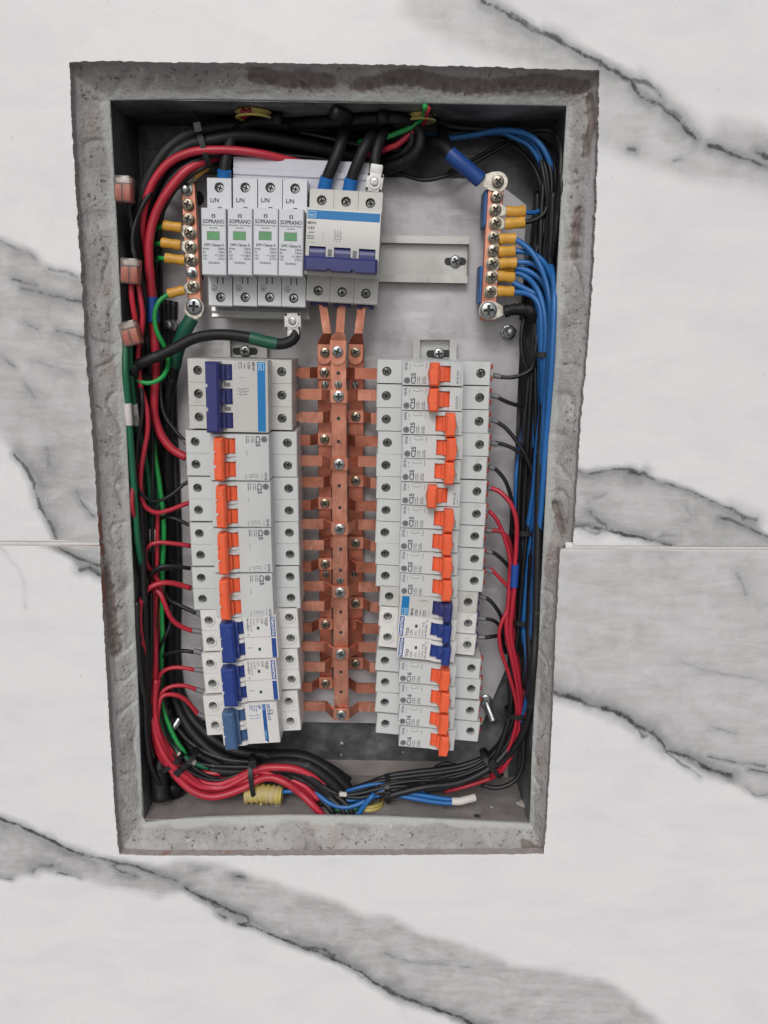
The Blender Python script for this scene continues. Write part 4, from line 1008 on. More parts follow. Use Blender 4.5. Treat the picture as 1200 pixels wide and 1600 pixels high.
for i, (ph, y) in enumerate(rows):
    o, c = {'A': (bA, cA), 'B': (bB, cB), 'C': (bC, cC)}[ph]
    De = 667; DS = {'A': 677, 'B': 652.6, 'C': 677}[ph]
    t = (y - 560) / 560.0
    cx_ = {'A': 507 + 2 * t, 'B': 528.6 + 4.6 * t, 'C': 556 - .4 * t}[ph]
    sc_ = P(cx_, y, DS)
    z = sc_.z - c.z
    xl = X(lend(y), y, De) - 6; xr = X(590 if y < 918 else (600 if y < 1018 else 589), y, De) + 6
    sq = 5.6 if ph == 'A' else 6.3
    wd = 8.6
    bm = bmesh.new()
    if ph == 'A': pts = [(xl, De), (sc_.x - 11, De), (sc_.x - sq, DS), (sc_.x + sq, DS), (xr - 30, DS - 1), (xr - 24, De), (xr, De)]
    elif ph == 'C': pts = [(xl, De), (sc_.x - 26, De), (sc_.x - 21, DS), (sc_.x - sq, DS), (sc_.x + sq, DS), (sc_.x + 12.5, De), (xr, De)]
    else: pts = [(xl, De), (sc_.x - 14.5, De), (sc_.x - 6.8, DS), (sc_.x + 6.8, DS), (sc_.x + 14.5, De), (xr, De)]
    tp = {}
    if y < 670: pts.insert(1, (xl + 9, De)); pts.insert(2, (xl + 12, De)); tp = {0: 5.6, 1: 5.6}
    elif 935 < y and i not in (13, 15): pts.insert(1, (xl + 8, De)); pts.insert(2, (xl + 11, De)); tp = {0: 6.4, 1: 6.4}
    pts2 = [(x - c.x, D - c.y) for x, D in pts]
    strip(bm, pts2, z, wd, 1.9, tp)
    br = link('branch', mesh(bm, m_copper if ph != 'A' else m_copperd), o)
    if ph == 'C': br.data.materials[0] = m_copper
    bm = bmesh.new(); cz_ = 5.2; ext_y(bm, [(-sq, -cz_), (sq, -cz_), (sq, cz_), (-sq, cz_)], -.5, .1, 0, .15)
    link('pad', mesh(bm, m_copper), br, (sc_.x - c.x, DS - c.y, z))
    s = put_screw(SC_BARD if ph == 'B' else SC_BAR, br, (sc_.x - c.x, DS - c.y - .6, z))
for px, py in ((528.5, 583), (529, 654), (529, 690), (530, 759), (531, 793), (532, 858), (532, 891), (532.5, 956), (532.5, 988), (533, 1050), (533, 1081)):
    p = P(px, py, 656) - cB; bm = bmesh.new(); lathe(bm, [(1.5, .2), (1.5, -.06)], 14); link('screw_hole', mesh(bm, m_hole), bB, (p.x, -.05, p.z))
for o, c, px, py, D in ((bA, cA, 508, 601, 680), (bB, cB, 528.3, 601, 656), (bC, cC, 555, 601, 680), (bA, cA, 509.5, 897, 680), (bB, cB, 531.5, 907, 656), (bC, cC, 554, 896, 680)):
    p = P(px, py, D) - c; s = link('screw', SC_SLOT, o, (p.x, -.1, p.z)); s.rotation_euler = (0, PI / 2 + random.uniform(-.1, .1), 0)
def feeder(pts, Ds, label, screw, sd_, wlow, m):
    q = [P(x, y, D) for (x, y), D in zip(pts, Ds)]; c = q[-1]
    o = empty('feeder_strap', c, label, 'copper strap', 'copper straps feeding the busbars')
    bm = bmesh.new(); ws = [6.3, 6.3, wlow * .9, wlow, wlow]
    F_, B_ = [], []
    for p, w_ in zip(q, ws):
        F_.append([bm.verts.new((p.x - c.x + s * w_ / 2, p.y - c.y, p.z - c.z)) for s in (-1, 1)]); B_.append([bm.verts.new((p.x - c.x + s * w_ / 2, p.y - c.y + 2.2, p.z - c.z)) for s in (-1, 1)])
    for i in range(len(q) - 1):
        bm.faces.new((F_[i][0], F_[i + 1][0], F_[i + 1][1], F_[i][1])); bm.faces.new((B_[i][0], B_[i][1], B_[i + 1][1], B_[i + 1][0]))
        for s in (0, 1): bm.faces.new((F_[i][s], B_[i][s], B_[i + 1][s], F_[i + 1][s]))
    for i in (0, len(q) - 1): bm.faces.new((F_[i][0], F_[i][1], B_[i][1], B_[i][0]))
    lathe(bm, [(wlow / 2, 2.1), (wlow / 2, -.07)], 24, (0, 0, 0))
    link('strap', mesh(bm, m), o)
    s_ = P(*screw, Ds[-1] - .3) - c; put_screw(SC_BARD if sd_ else SC_BAR, o, s_)
feeder([(504, 472), (511, 521), (508, 531), (507, 538), (507, 558)], [657, 657, 672, 676, 676], 'left copper strap from the main breaker down to the busbars', (508, 551), 0, 10.8, m_copper)
feeder([(566, 472), (560, 521), (557, 531), (556.5, 538), (555.5, 558)], [657, 657, 672, 676, 676], 'right copper strap from the main breaker down to the busbars', (555.5, 550.5), 0, 11.4, m_copper)
feeder([(534, 472), (531, 519), (529, 526), (528.3, 532), (527.8, 557)], [657, 657, 655, 653, 653], 'middle copper strap from the main breaker onto the foremost busbar', (527.3, 549.5), 1, 12.4, m_copper)
# ---------------------------------------------------------------- neutral and earth terminal bars
def tbar(top, bot, D, wd, screws, big, posts, ins, label, m_ins):
    a, b = P(*top, D), P(*bot, D); c = (a + b) / 2
    o = empty('terminal_bar', c, label, 'terminal bar', 'copper terminal bars')
    bm = bmesh.new(); ext_y(bm, [(a.x - c.x - wd / 2, a.z - c.z), (a.x - c.x + wd / 2, a.z - c.z), (b.x - c.x + wd / 2, b.z - c.z), (b.x - c.x - wd / 2, b.z - c.z)], 0, 6, 0, .5)
    link('bar', mesh(bm, m_copper), o)
    for x, y in screws: put_screw(SC_TERM, o, P(x, y, D - 1.6) - c)
    for x, y in big: put_screw(SC_BIG, o, P(x, y, D - 2.5) - c)
    for x, y in posts:
        bm = bmesh.new(); p = P(x, y, D) - c; lathe(bm, [(4.4, 0), (4.4, -1.4), (3.0, -1.8), (2.6, -8), (1.8, -8.6)], 18); link('fixing_post', mesh(bm, m_zinc, 'a'), o, p)
    for (x0, y0), (x1, y1) in ins:
        p, q = P(x0, y0, D + 4), P(x1, y1, D + 4)
        bm = bmesh.new(); box(bm, p.x - c.x, q.x - c.x, 2.5, 26, q.z - c.z, p.z - c.z, 0, .6); link('insulator', mesh(bm, m_ins), o)
    return o
tbar((775.5, 288), (762, 501), 658, 11.8, [(776, 308), (774, 328), (774, 349), (772, 371), (771, 392), (769, 412), (768, 433), (766, 456)], [(763, 485)], [], [((757, 297), (774, 354)), ((750, 415), (768, 474))],
     'copper neutral bar on blue insulators with yellow crimped blue wires, upper right', mat('insulator_blue', (.012, .10, .30), .45))
tbar((292.5, 274), (305, 492), 664, 10.6, [(293.6, 320), (294.6, 342.6), (297, 364), (298, 386), (299, 406.6), (302, 447.7)], [(304, 479)], [(292, 297), (300, 427)], [],
     'copper earth bar with yellow crimped green wires, upper left beside the surge protectors', m_hole)
# dark keyhole openings of the plate beside the earth bar
for px, py, r in ((308, 310, 5.5), (309, 432, 4.5)):
    p = P(px, py, 689.6) - pc; bm = bmesh.new(); lathe(bm, [(r, .2), (r, -.15), (r * .8, 0)], 20); link('hole', mesh(bm, m_hole), bpy.data.objects['mounting_plate'], p)
# ---------------------------------------------------------------- wires and cables
def PC(x, y, D, r, free=False):
    """point on the photo ray, pulled forward along the ray where it would run into a side of the box"""
    p = P(x, y, D); s = 1.0
    if free and y > 1225: return p
    lim = ((BX0 + r + .6, p.x, -1), (BX1 - r - .6, p.x, 1), (BZ1 - r - .4, p.z, 1), (BZ0 + r + .3, p.z, -1))
    for L_, v, sg in lim:
        if v * sg > L_ * sg: s = min(s, L_ / v)
    return p * s
def cab(label, group, m, r, pts, parts=(), cat='wire', name=None, sides=10, jit=0.0, step=3.0):
    f_ = 1.0 if (r > 3.7 or jit or 'thick red' in label) else (.80 if m is W_BLU else .72)
    r_in, r = r, r * f_
    q = [PC(x, y, D, r, 'red cable end' in label or 'beside the yellow conduit' in label or 'steeply' in label or 'humped above' in label) for x, y, D in pts]; c = q[0].copy()
    if jit:
        sd = Vector((random.uniform(0, 99), 0, 0))
        q = [p + Vector((noise.noise(p * .02 + sd), noise.noise(p * .02 - sd) * .5, noise.noise(p * .02 + sd * 2))) * jit for p in q]
    bm = bmesh.new(); tube(bm, [p - c for p in q], r, sides, step=step)
    o = link(name or ('cable' if r_in > 3.4 else 'wire'), mesh(bm, m, True), None, c)
    tag(o, label, cat if r_in <= 3.4 else 'cable', group)
    for nm, mm, rr, pp, *fl in parts:
        if nm not in ('crimp_sleeve', 'white_wrap'): rr = rr * (.68 if nm == 'ferrule' else max(f_, (r + .25) / rr) if f_ < 1 else 1)
        bm = bmesh.new(); qq = [PC(x, y, D, r) - c for x, y, D in pp]
        f = fl[0] if fl else 1.0
        tube(bm, qq, (lambda t, rr=rr: rr * (1 + .06 * math.sin(t * 9))) if nm == 'crimp_sleeve' else rr, 14, flat=f, step=2.0)
        link(nm, mesh(bm, mm, 'a'), o)
    return o
def fork(o, scr, tip, D, big=False):
    """tinned fork or ring of a cable lug, lying under its screw"""
    c = Vector((o.location - CAM) / K)
    a, b = P(*scr, D), P(*tip, D); d = (b - a); L = d.length; d.normalize(); n = Vector((-d.z, 0, d.x))
    R = 7.2 if big else 4.9
    pts = []
    for k in range(9):
        an = PI / 2 + PI * k / 8; v = a + d * math.cos(an) * R + n * math.sin(an) * R; pts.append(v)
    nw = 3.2 if big else 2.0
    pts += [a + d * (R * .7) - n * R * .9, b - n * nw, b + n * nw, a + d * (R * .7) + n * R * .9]
    bm = bmesh.new(); ext_y(bm, [(p.x - c.x, p.z - c.z) for p in pts], D - .5 - c.y, D + .4 - c.y)
    link('fork_lug', mesh(bm, m_tin), o)
def fer(x0, y0, x1, y1, D, r=2.6): return ('ferrule', m_fer, r, [(x0, y0, D), (x1, y1, D)])
BL, BR_, BT, BB = 'black wires in the left bundle', 'black wires in the right bundle', 'black cables across the top', 'wires along the bottom of the box'
RL, RR = 'red wires on the left', 'red wires on the right'
GL, UR = 'green wires on the left', 'blue wires on the right'
# --- big red feeders of the upper left
cab('thick red cable arching over the top left, the outer one of two', RL, W_RED, 3.0, [(560, 272, 684), (500, 262, 672), (457, 252, 662), (410, 241, 655), (365, 235, 652), (320, 235, 650), (295, 239, 650), (267, 252, 650), (245, 275, 650), (231, 302, 650), (224, 330, 651), (222, 360, 654), (225, 385, 660), (231, 415, 668), (238, 450, 674), (244, 520, 680), (246, 640, 684), (246, 800, 686), (244, 1000, 686)], jit=.01)
cab('thick red cable inside the outer one, with a blue sleeve beside the light green wire', RL, W_RED, 3.4, [(352, 240, 668), (325, 250, 660), (300, 261, 655), (285, 272, 653), (262, 300, 652), (247, 325, 652), (238, 350, 652), (233, 378, 652), (233, 410, 653), (235, 440, 654), (237, 470, 655), (239, 500, 656), (241, 525, 657), (243, 560, 658), (243, 595, 659), (241, 625, 659), (242, 650, 659), (252, 680, 659), (268, 701, 659), (284, 711, 659), (291, 715, 659)],
    [('blue_sleeve', m_bluetape, 4.7, [(236.5, 464, 655), (238, 485, 655.5), (239.5, 503, 656)]), fer(284, 711, 292, 716, 659, 2.6)])
cab('dark red wire dropping out of the upper left conduit', RL, W_DRED, 2.5, [(389, 172, 664), (378, 188, 668), (366, 204, 670), (350, 219, 672), (330, 232, 674), (305, 243, 678), (280, 265, 684)])
cab('dull red wire beside it from the upper left conduit', RL, W_DRED, 2.3, [(380, 172, 668), (372, 190, 672), (356, 205, 676), (338, 214, 680), (322, 226, 682)])
cab('thin red wire between two black ones in the upper left bend', RL, W_RED, 2.0, [(330, 246, 664), (305, 254, 658), (285, 265, 656), (268, 282, 656), (255, 302, 657), (244, 328, 662), (240, 380, 672), (240, 450, 680)])
# --- wires from the clear connectors
cab('left of two red wires hanging out of the middle clear connector', RL, W_RED, 2.9, [(205, 440, 636), (206, 465, 636), (210, 492, 638), (214, 515, 642), (216, 550, 652), (218, 620, 664)])
cab('red wire from the middle clear connector looping to the second orange two-pole breaker', RL, W_RED, 2.7, [(215, 440, 640), (220, 468, 640), (223, 495, 641), (220, 525, 642), (216, 548, 643), (217, 580, 645), (221, 608, 646), (228, 632, 646), (231, 655, 646), (230, 680, 646), (225, 706, 645), (220, 738, 644), (220, 768, 643), (226, 790, 644), (243.5, 801, 647), (265, 797, 651), (288, 788, 656), (296, 786, 658)], [fer(289, 788, 298, 786, 658, 2.4)])
cab('dark green wire on the left of the lowest clear connector with a white marker', GL, W_DGRN, 3.6, [(196, 535, 634), (196, 580, 635), (200, 630, 636), (204, 690, 638), (211, 790, 640), (217, 860, 648), (232, 940, 672), (240, 1030, 682)], [('white_marker', m_wtape, 3.85, [(199.5, 630, 636), (202, 664, 637)])])
cab('dark green wire on the right of the lowest clear connector, two white markers on it', GL, W_DGRN, 3.3, [(203, 530, 637), (203, 560, 638), (205, 595, 639), (209, 630, 641), (214, 664, 645), (220, 692, 652), (228, 724, 658), (234, 768, 660), (238, 820, 661), (238, 860, 661), (236, 900, 662), (230, 940, 662), (230, 990, 663), (230, 1030, 664), (238, 1080, 664), (252, 1115, 662), (262, 1148, 658), (273, 1170, 654), (290, 1184, 652), (308, 1194, 652), (326, 1200, 653)],
    [('white_marker', m_wtape, 3.6, [(209.5, 631, 641), (213.5, 664, 645)]), ('white_wrap', m_wtape, 3.5, [(238.3, 826, 661), (238, 843, 661), (237.6, 861, 661)]), ('white_marker', m_wtape, 3.6, [(279, 1176, 653), (287, 1183, 652)]), ('white_marker', m_wtape, 3.6, [(297, 1188, 652), (305, 1193, 652)])])
cab('bright green wire running down the left bundle behind the red ones', GL, W_GRN, 2.7, [(233, 520, 668), (233, 580, 668), (233, 640, 668), (237, 678, 666), (241, 706, 665), (247, 741, 664), (253, 785, 663), (256, 820, 662), (256, 850, 662), (254, 890, 663), (253, 960, 664), (254, 990, 664), (252, 1030, 665), (252, 1080, 664), (256, 1110, 660), (265, 1135, 657), (276, 1158, 655), (290, 1178, 654)])
cab('second bright green wire twisted against the dark green one', GL, W_DGRN, 2.4, [(240, 540, 674), (240, 640, 672), (243, 720, 668), (246, 780, 667), (248, 860, 666), (247, 930, 668), (246, 1040, 668), (247, 1090, 664), (254, 1130, 658), (266, 1160, 654), (280, 1178, 653)])
o = cab('light green wire curving from a yellow crimp at the bottom of the earth bar', GL, W_GRN, 2.6, [(266, 459, 656), (257, 464, 654), (248, 472, 652), (242, 488, 651), (242, 503, 651), (245, 518, 651), (252, 532, 652), (259, 546, 655), (263, 560, 657), (262, 573, 654), (255, 588, 649), (241, 597, 646), (226, 598.5, 645), (213, 593, 646), (206, 583, 650)],
    [('crimp_sleeve', m_yel, 3.6, [(262, 459.5, 656), (273, 456.5, 657), (288, 453, 658)], .75)])
fork(o, (302, 447.7), (287, 453), 662.6)
for i, (y, x0, x1, sx, sy, dy) in enumerate(((353, 255, 283, 297, 364, 6), (380, 252, 282, 298, 386, 2), (404, 258, 288, 299, 406.6, -1))):
    o = cab('green wire in a yellow crimp, %s of three on the left of the earth bar' % ('upper', 'middle', 'lower')[i], GL, W_GRN, 2.5, [(x0 + 4, y + 1, 660), (x0 - 6, y + dy * .3, 661), (x0 - 12, y + dy + 2, 666), (x0 - 22, y + 26, 678), (246, y + 90, 684)],
        [('crimp_sleeve', m_yel, 3.7, [(x0, y - 1, 660), ((x0 + x1) / 2, y + 1, 660), (x1, y + 3, 661)], .75)])
    fork(o, (sx, sy), (x1 - 1, y + 3), 662.6)
o = cab('black wire in a yellow crimp angled up at the top of the earth bar', BL, W_BLK, 2.3, [(318, 262, 664), (328, 258, 668), (345, 254, 676), (380, 250, 684)], [('crimp_sleeve', m_yel, 3.6, [(302, 274, 660), (311, 267, 661), (322, 259.5, 664)], .7)])
fork(o, (295, 276), (304, 271), 661.6)
put_screw(SC_TERM, bpy.data.objects['terminal_bar.001'], P(295, 276, 661) - Vector((bpy.data.objects['terminal_bar.001'].location - CAM) / K))
o = cab('black wire in a yellow crimp, half hidden by red cables near the earth bar', BL, W_BLK, 2.3, [(270, 293, 668), (258, 290, 674), (246, 300, 682)], [('crimp_sleeve', m_yel, 3.6, [(264, 292, 667), (272, 290, 665), (282, 287, 664)], .75)])
fork(o, (292, 285), (281, 288), 664.2)
# --- reds to the left breakers
cab('red wire leaving the second orange two-pole terminal, bending left over the white marker', RL, W_RED, 2.6, [(298, 853, 658), (285, 851, 656), (268, 849, 653), (246, 847.5, 651), (232, 853, 650), (226, 865, 650), (229, 881, 652), (239, 897, 655), (249, 911, 658), (253, 935, 664), (247, 970, 666), (245, 1010, 662), (243, 1060, 658), (238, 1100, 654), (236, 1130, 651), (241, 1165, 648), (255, 1192, 646)], [fer(291, 852.5, 300, 853, 658, 2.4)])
cab('heavy red wire arching from the lowest orange two-pole breaker, outermost on the left', RL, W_RED, 3.1, [(298, 919, 657), (285, 915, 655), (268, 911, 651), (252, 911, 648), (236, 917, 646), (224, 930, 645), (218.5, 952, 645), (219, 985, 646), (225, 1020, 647), (229, 1055, 649), (232, 1080, 656), (240, 1105, 668), (250, 1150, 676)], [fer(292, 918, 300, 920, 657, 2.4)])
cab('red wire with an S bend to the upper white breaker, grey ferrule at its tip', RL, W_RED, 2.9, [(302, 986, 660), (290, 982, 658), (275, 974, 655), (265, 962, 652), (258, 945, 650), (250, 927, 651), (241, 921, 653), (239, 935, 656), (240, 972, 656), (243, 1015, 654), (242, 1055, 652), (235, 1095, 650), (236, 1135, 648), (245, 1172, 646), (260, 1196, 645)], [fer(301, 985, 318, 988, 660, 3.4)])
cab('short red wire to the lower white breaker, upper of three at bottom left', RL, W_RED, 2.5, [(305, 1047, 660), (290, 1044, 659), (272, 1043, 658), (256, 1048, 657), (247, 1062, 656), (243, 1090, 654), (241, 1130, 651), (249, 1165, 648), (262, 1186, 646)], [fer(304, 1046, 321, 1048, 660, 3.4)])
cab('short red wire to the lower white breaker, middle of three at bottom left', RL, W_RED, 2.6, [(308, 1078, 660), (298, 1074, 659), (286, 1071, 658), (270, 1072, 656), (257, 1078, 654), (248, 1090, 652), (243, 1120, 649), (248, 1158, 646), (262, 1190, 644)], [fer(307, 1077, 322, 1082, 660, 3.4)])
cab('red wire sloping down to the steel blue breaker, lowest of three at bottom left', RL, W_RED, 2.7, [(310, 1117, 660), (300, 1104, 658), (288, 1092, 656), (275, 1086, 654), (262, 1085, 652), (252, 1090, 650), (247, 1110, 648), (247, 1140, 646), (254, 1170, 644), (268, 1195, 643)], [fer(307, 1114, 324, 1122, 660, 3.2)])
cab('faint red wire deep against the left side of the box, mid height', RL, W_DRED, 2.6, [(222, 700, 664), (211, 735, 645), (207, 765, 642), (207, 795, 642), (214, 815, 648), (226, 840, 670)])
# --- red bundle sweeping along the bottom left
cab('lowest thick red cable of the bottom left sweep, beside the yellow conduit', RL, W_RED, 3.2, [(236, 1080, 652), (236, 1120, 650), (246, 1160, 645), (262, 1192, 642), (280, 1218, 640), (303, 1237, 638), (330, 1245, 638), (358, 1240, 640), (385, 1229, 644), (405, 1218, 646), (425, 1215, 646), (448, 1224, 644), (470, 1240, 643), (488, 1257, 639), (500, 1270, 638), (515, 1290, 638)])
cab('upper thick red cable of the bottom sweep, humped to the right of the tie', RL, W_RED, 3.2, [(242, 1085, 656), (242, 1120, 654), (252, 1150, 650), (268, 1178, 648), (288, 1205, 647), (310, 1220, 646), (335, 1226, 646), (362, 1219, 647), (388, 1207, 648), (412, 1200, 648), (438, 1199, 648), (463, 1202, 648), (488, 1213, 648), (508, 1229, 648), (524, 1244, 650)])
cab('red wire lying between the two thick red cables at the bottom', RL, W_RED, 3.0, [(244, 1120, 660), (258, 1160, 656), (278, 1190, 654), (305, 1206, 654), (340, 1208, 655), (370, 1204, 656), (397, 1200, 656), (430, 1205, 656), (460, 1212, 658), (490, 1228, 660)])
cab('dull red wire under the tie at the bottom, between black ones', RL, W_RED, 3.4, [(248, 1140, 652), (264, 1180, 649), (285, 1208, 647), (310, 1228, 645), (332, 1234, 645), (358, 1230, 647), (382, 1218, 650), (400, 1210, 652), (430, 1215, 654)])
# --- blacks to the left breakers
cab('thin black wire curving to the uppermost orange two-pole breaker', BL, W_BLK, 2.2, [(252, 560, 662), (251, 610, 662), (256, 645, 661), (270, 668, 660), (285, 686, 659), (292, 693, 659)], [fer(285, 687, 293, 693, 659, 2.4)])
cab('thin black wire hooking round under the red one to the second orange two-pole breaker', BL, W_BLK, 2.0, [(218, 590, 650), (222, 620, 642), (222, 648, 642), (217, 678, 641), (213, 706, 640), (212, 741, 640), (217, 766, 640), (231, 780, 643), (247, 783, 647), (268, 773, 652), (288, 756, 657), (296, 752, 658)], [fer(289, 756, 298, 751, 658, 2.3)])
cab('thin black wire reaching the third orange two-pole breaker from the bundle', BL, W_BLK, 2.1, [(236, 900, 672), (243, 830, 668), (250, 812, 662), (259, 807, 658), (275, 811, 657), (293, 819, 658), (300, 821, 658)])
cab('black wire arching to the lowest orange two-pole breaker, upper terminal', BL, W_BLK, 2.5, [(218, 1000, 662), (220, 950, 658), (226, 914, 652), (238, 894, 649), (254, 885, 648), (275, 885, 652), (297, 888, 658)])
cab('second thin black wire hugging the arching one at mid left', BL, W_BLK, 1.9, [(216, 1010, 668), (222, 940, 660), (232, 908, 655), (244, 893, 653), (262, 889, 654), (285, 886, 658)])
cab('thick-tipped black wire sloping down to the upper white breaker', BL, W_BLK, 2.6, [(252, 905, 674), (261, 934, 664), (278, 944.5, 660), (300, 955, 659), (306, 958, 659)], [fer(301, 954, 318, 963, 660, 3.4)])
cab('black wire with a grey ferrule entering the lower white breaker', BL, W_BLK, 2.4, [(244, 1060, 672), (250, 1035, 668), (258, 1023, 664), (284, 1017, 661), (303, 1019, 660)], [fer(303, 1017, 320, 1021, 660, 3.4)])
cab('thin dark wire slanting down behind the S-bent red one', BL, W_BLK, 1.9, [(268, 940, 668), (266, 975, 664), (258, 994, 662), (251, 1013, 664), (249, 1060, 670)])
cab('black wire running straight down between the reds at lower left', BL, W_BLK, 2.6, [(236, 925, 652), (236, 970, 650), (236, 1020, 648), (234, 1070, 645), (231, 1110, 642), (232, 1150, 640), (240, 1185, 640)])
cab('black wire against the mortar edge at lower left', BL, W_BLK, 2.6, [(214, 940, 640), (216, 1000, 637), (221, 1060, 635), (227, 1100, 634), (229, 1150, 634), (236, 1195, 636), (250, 1225, 642)])
cab('second black wire against the mortar edge at lower left', BL, W_BLK, 2.6, [(220, 960, 646), (222, 1010, 643), (226, 1060, 640), (232, 1110, 640), (233, 1160, 640), (238, 1200, 642)])
cab('fat black hose bending to the floor in the lower left corner', BL, W_BLKT, 7.5, [(262, 1130, 694), (256, 1165, 686), (250, 1198, 676), (250, 1222, 668), (253, 1250, 660)])
cab('second fat black hose close behind in the lower left corner', BL, W_BLKT, 8.0, [(254, 1110, 692), (260, 1160, 686), (266, 1200, 678), (270, 1240, 668)])
# --- black bundle of the upper left and down the side
def many(label, group, m, r, base, offs, jit=1.5, cat='wire'):
    for dx, dy, dD in offs:
        cab(label, group, m, r, [(x + dx * (k if len(b) == 0 else 1), y + dy, D + dD) for (x, y, D, *b) in base for k in (1,)], (), cat, jit=jit)
arch = [(620, 262, 690), (560, 248, 682), (500, 232, 674), (440, 220, 666), (380, 212, 660), (330, 212, 657)]
cab('outermost thick black cable round the upper left bend', BL, W_BLKT, 4.9, [(560, 215, 690), (480, 200, 682), (420, 196, 674), (360, 198, 666), (318, 204, 660), (285, 216, 656), (258, 238, 653), (238, 268, 652), (224, 300, 652), (216, 330, 652), (212, 365, 654), (214, 400, 658), (222, 440, 664), (230, 500, 672), (240, 600, 680), (262, 760, 684), (266, 900, 684), (266, 1050, 684), (280, 1110, 678), (310, 1155, 670), (350, 1185, 664), (400, 1196, 662), (450, 1190, 660), (490, 1196, 658), (520, 1212, 658), (540, 1228, 660)])
cab('thick black cable next inside the outermost one, upper left bend', BL, W_BLKT, 4.7, arch[:-1] + [(330, 220, 656), (298, 226, 655), (270, 244, 654), (250, 270, 654), (236, 298, 654), (228, 325, 656), (226, 360, 662), (230, 420, 672), (240, 520, 682), (258, 700, 688), (272, 860, 688), (274, 1040, 688), (290, 1105, 682), (322, 1145, 674), (365, 1172, 668), (420, 1180, 666), (468, 1180, 664), (510, 1198, 662), (545, 1222, 660)])
cab('thick black cable beneath the outer red one in the upper left bend', BL, W_BLKT, 4.2, [(560, 240, 692), (480, 226, 684), (400, 224, 676), (340, 228, 668), (300, 246, 664), (268, 272, 662), (250, 300, 664), (240, 340, 670), (244, 420, 682), (250, 560, 690), (256, 700, 692), (262, 900, 692), (264, 1060, 690), (284, 1125, 684), (330, 1172, 676), (385, 1192, 670)])
cab('thin black wire between the two red cables in the upper left bend', BL, W_BLK, 2.4, [(400, 246, 668), (345, 243, 660), (315, 247, 656), (294, 257, 654), (272, 274, 654), (256, 296, 655), (244, 324, 658), (237, 360, 664), (238, 430, 674)])
cab('thin black wire just inside the inner red cable, upper left', BL, W_BLK, 2.2, [(380, 252, 676), (340, 254, 664), (318, 262, 658), (298, 274, 656), (278, 292, 656), (262, 316, 658), (252, 345, 664), (250, 400, 676), (252, 480, 686)])
cab('black wire dropping in front of the upper clear connectors and tucking behind the reds', BL, W_BLK, 2.6, [(236, 300, 650), (222, 322, 646), (211, 350, 643), (207, 375, 642), (210, 400, 642), (217, 425, 643), (224, 450, 645), (227, 475, 648), (226, 505, 651), (223, 540, 654), (221, 580, 658), (220, 640, 662)])
cab('thin black wire below the topmost clear connector', BL, W_BLK, 2.0, [(200, 316, 636), (205, 345, 640), (208, 375, 646), (210, 410, 654), (216, 450, 664)])
for i, (dx, D, r) in enumerate(((247, 676, 2.6), (254, 682, 2.6), (261, 686, 3.2), (268, 687, 3.4), (276, 688, 3.4))):
    cab('dark wire in the packed vertical bundle left of the breakers', BL, W_BLK, r, [(dx - 4, 470, D), (dx - 6, 560, D), (dx - 4, 660, D), (dx, 780, D), (dx + 2, 900, D), (dx + 1, 1020, D), (dx + 12, 1100, D - 2), (dx + 44, 1155, D - 8), (dx + 100, 1186, D - 14), (dx + 170, 1192, D - 16)], jit=2.0)
for i, (dx, D) in enumerate(((214, 660), (222, 668), (230, 676))):
    cab('dark wire hidden deep beside the left side of the box', BL, W_BLK, 2.8, [(dx + 2, 330, D + 4), (dx + 2, 450, D), (dx, 560, D), (dx + 2, 700, D), (dx + 6, 850, D), (dx + 12, 1000, D), (dx + 18, 1100, D), (dx + 34, 1170, D - 4)], jit=2.5)
# --- earth cable with green heat shrink, the looped black cable
o = cab('thick cable in dark green heat shrink bolted to the bottom of the earth bar', GL, W_BLKT, 4.6, [(299, 496, 660), (290, 515, 661), (281, 535, 663), (275, 560, 666), (269, 590, 669), (263, 620, 672), (261, 660, 676), (262, 720, 682), (266, 860, 690), (270, 1000, 692)],
    [('green_shrink', m_grtape, 5.5, [(300, 497, 660), (292, 511, 660), (284, 528, 662), (276, 552, 665), (272, 573, 667)])], 'cable')
fork(o, (304, 480), (299, 497), 660.8, True)
cab('thick black cable with green tape looping at far left, ending in the lower white adapter', None, W_BLKT, 4.3, [(457, 512, 652), (461, 522, 650), (457, 531, 648), (444, 537, 647), (428, 537, 646), (405, 531, 645), (380, 526, 645), (352, 523, 645), (325, 524, 645), (300, 530, 644), (275, 543, 643), (250, 555, 642), (228, 564, 641), (211, 573, 642), (207, 581, 646), (214, 589, 652), (232, 591, 658), (252, 590, 664), (262, 600, 672)],
    [('green_tape', m_grtape, 4.75, [(433, 537.5, 646), (415, 534, 645.5), (398, 529.5, 645), (391, 528, 645)])])
# --- cables of the top
for k, (pts, sx) in enumerate((([(350, 284, 656), (350, 272, 655), (352, 255, 655), (356, 236, 656), (363, 214, 659), (376, 200, 666), (402, 190, 676), (440, 186, 684)], 0),
                 ([(506, 299, 654), (509, 284, 652), (518, 262, 650), (528, 238, 650), (536, 214, 655), (542, 196, 664), (540, 182, 676), (520, 176, 686)], 0),
                 ([(545, 301, 654), (547, 287, 652), (556, 262, 650), (566, 238, 650), (576, 220, 654), (584, 204, 664), (590, 190, 676), (600, 182, 686)], 0))):
    nm = ('leftmost thick black cable with a blue sleeve, entering the first surge protector', 'thick black cable with a blue sleeve entering the left terminal of the main breaker', 'thick black cable with a blue sleeve entering the middle terminal of the main breaker')[k]
    b = pts[0]; c2 = pts[1]
    tp_ = [((350, 282), (350.5, 266)), ((506, 299), (511, 277)), ((545, 301), (549.5, 279))][k]
    cab(nm, BT, W_BLKT, 4.4, pts, [('blue_sleeve', m_bluesleeve, 5.1, [(*tp_[0], 654), ((tp_[0][0] + tp_[1][0]) / 2, (tp_[0][1] + tp_[1][1]) / 2, 652.5), (*tp_[1], 651)], 1.0)])
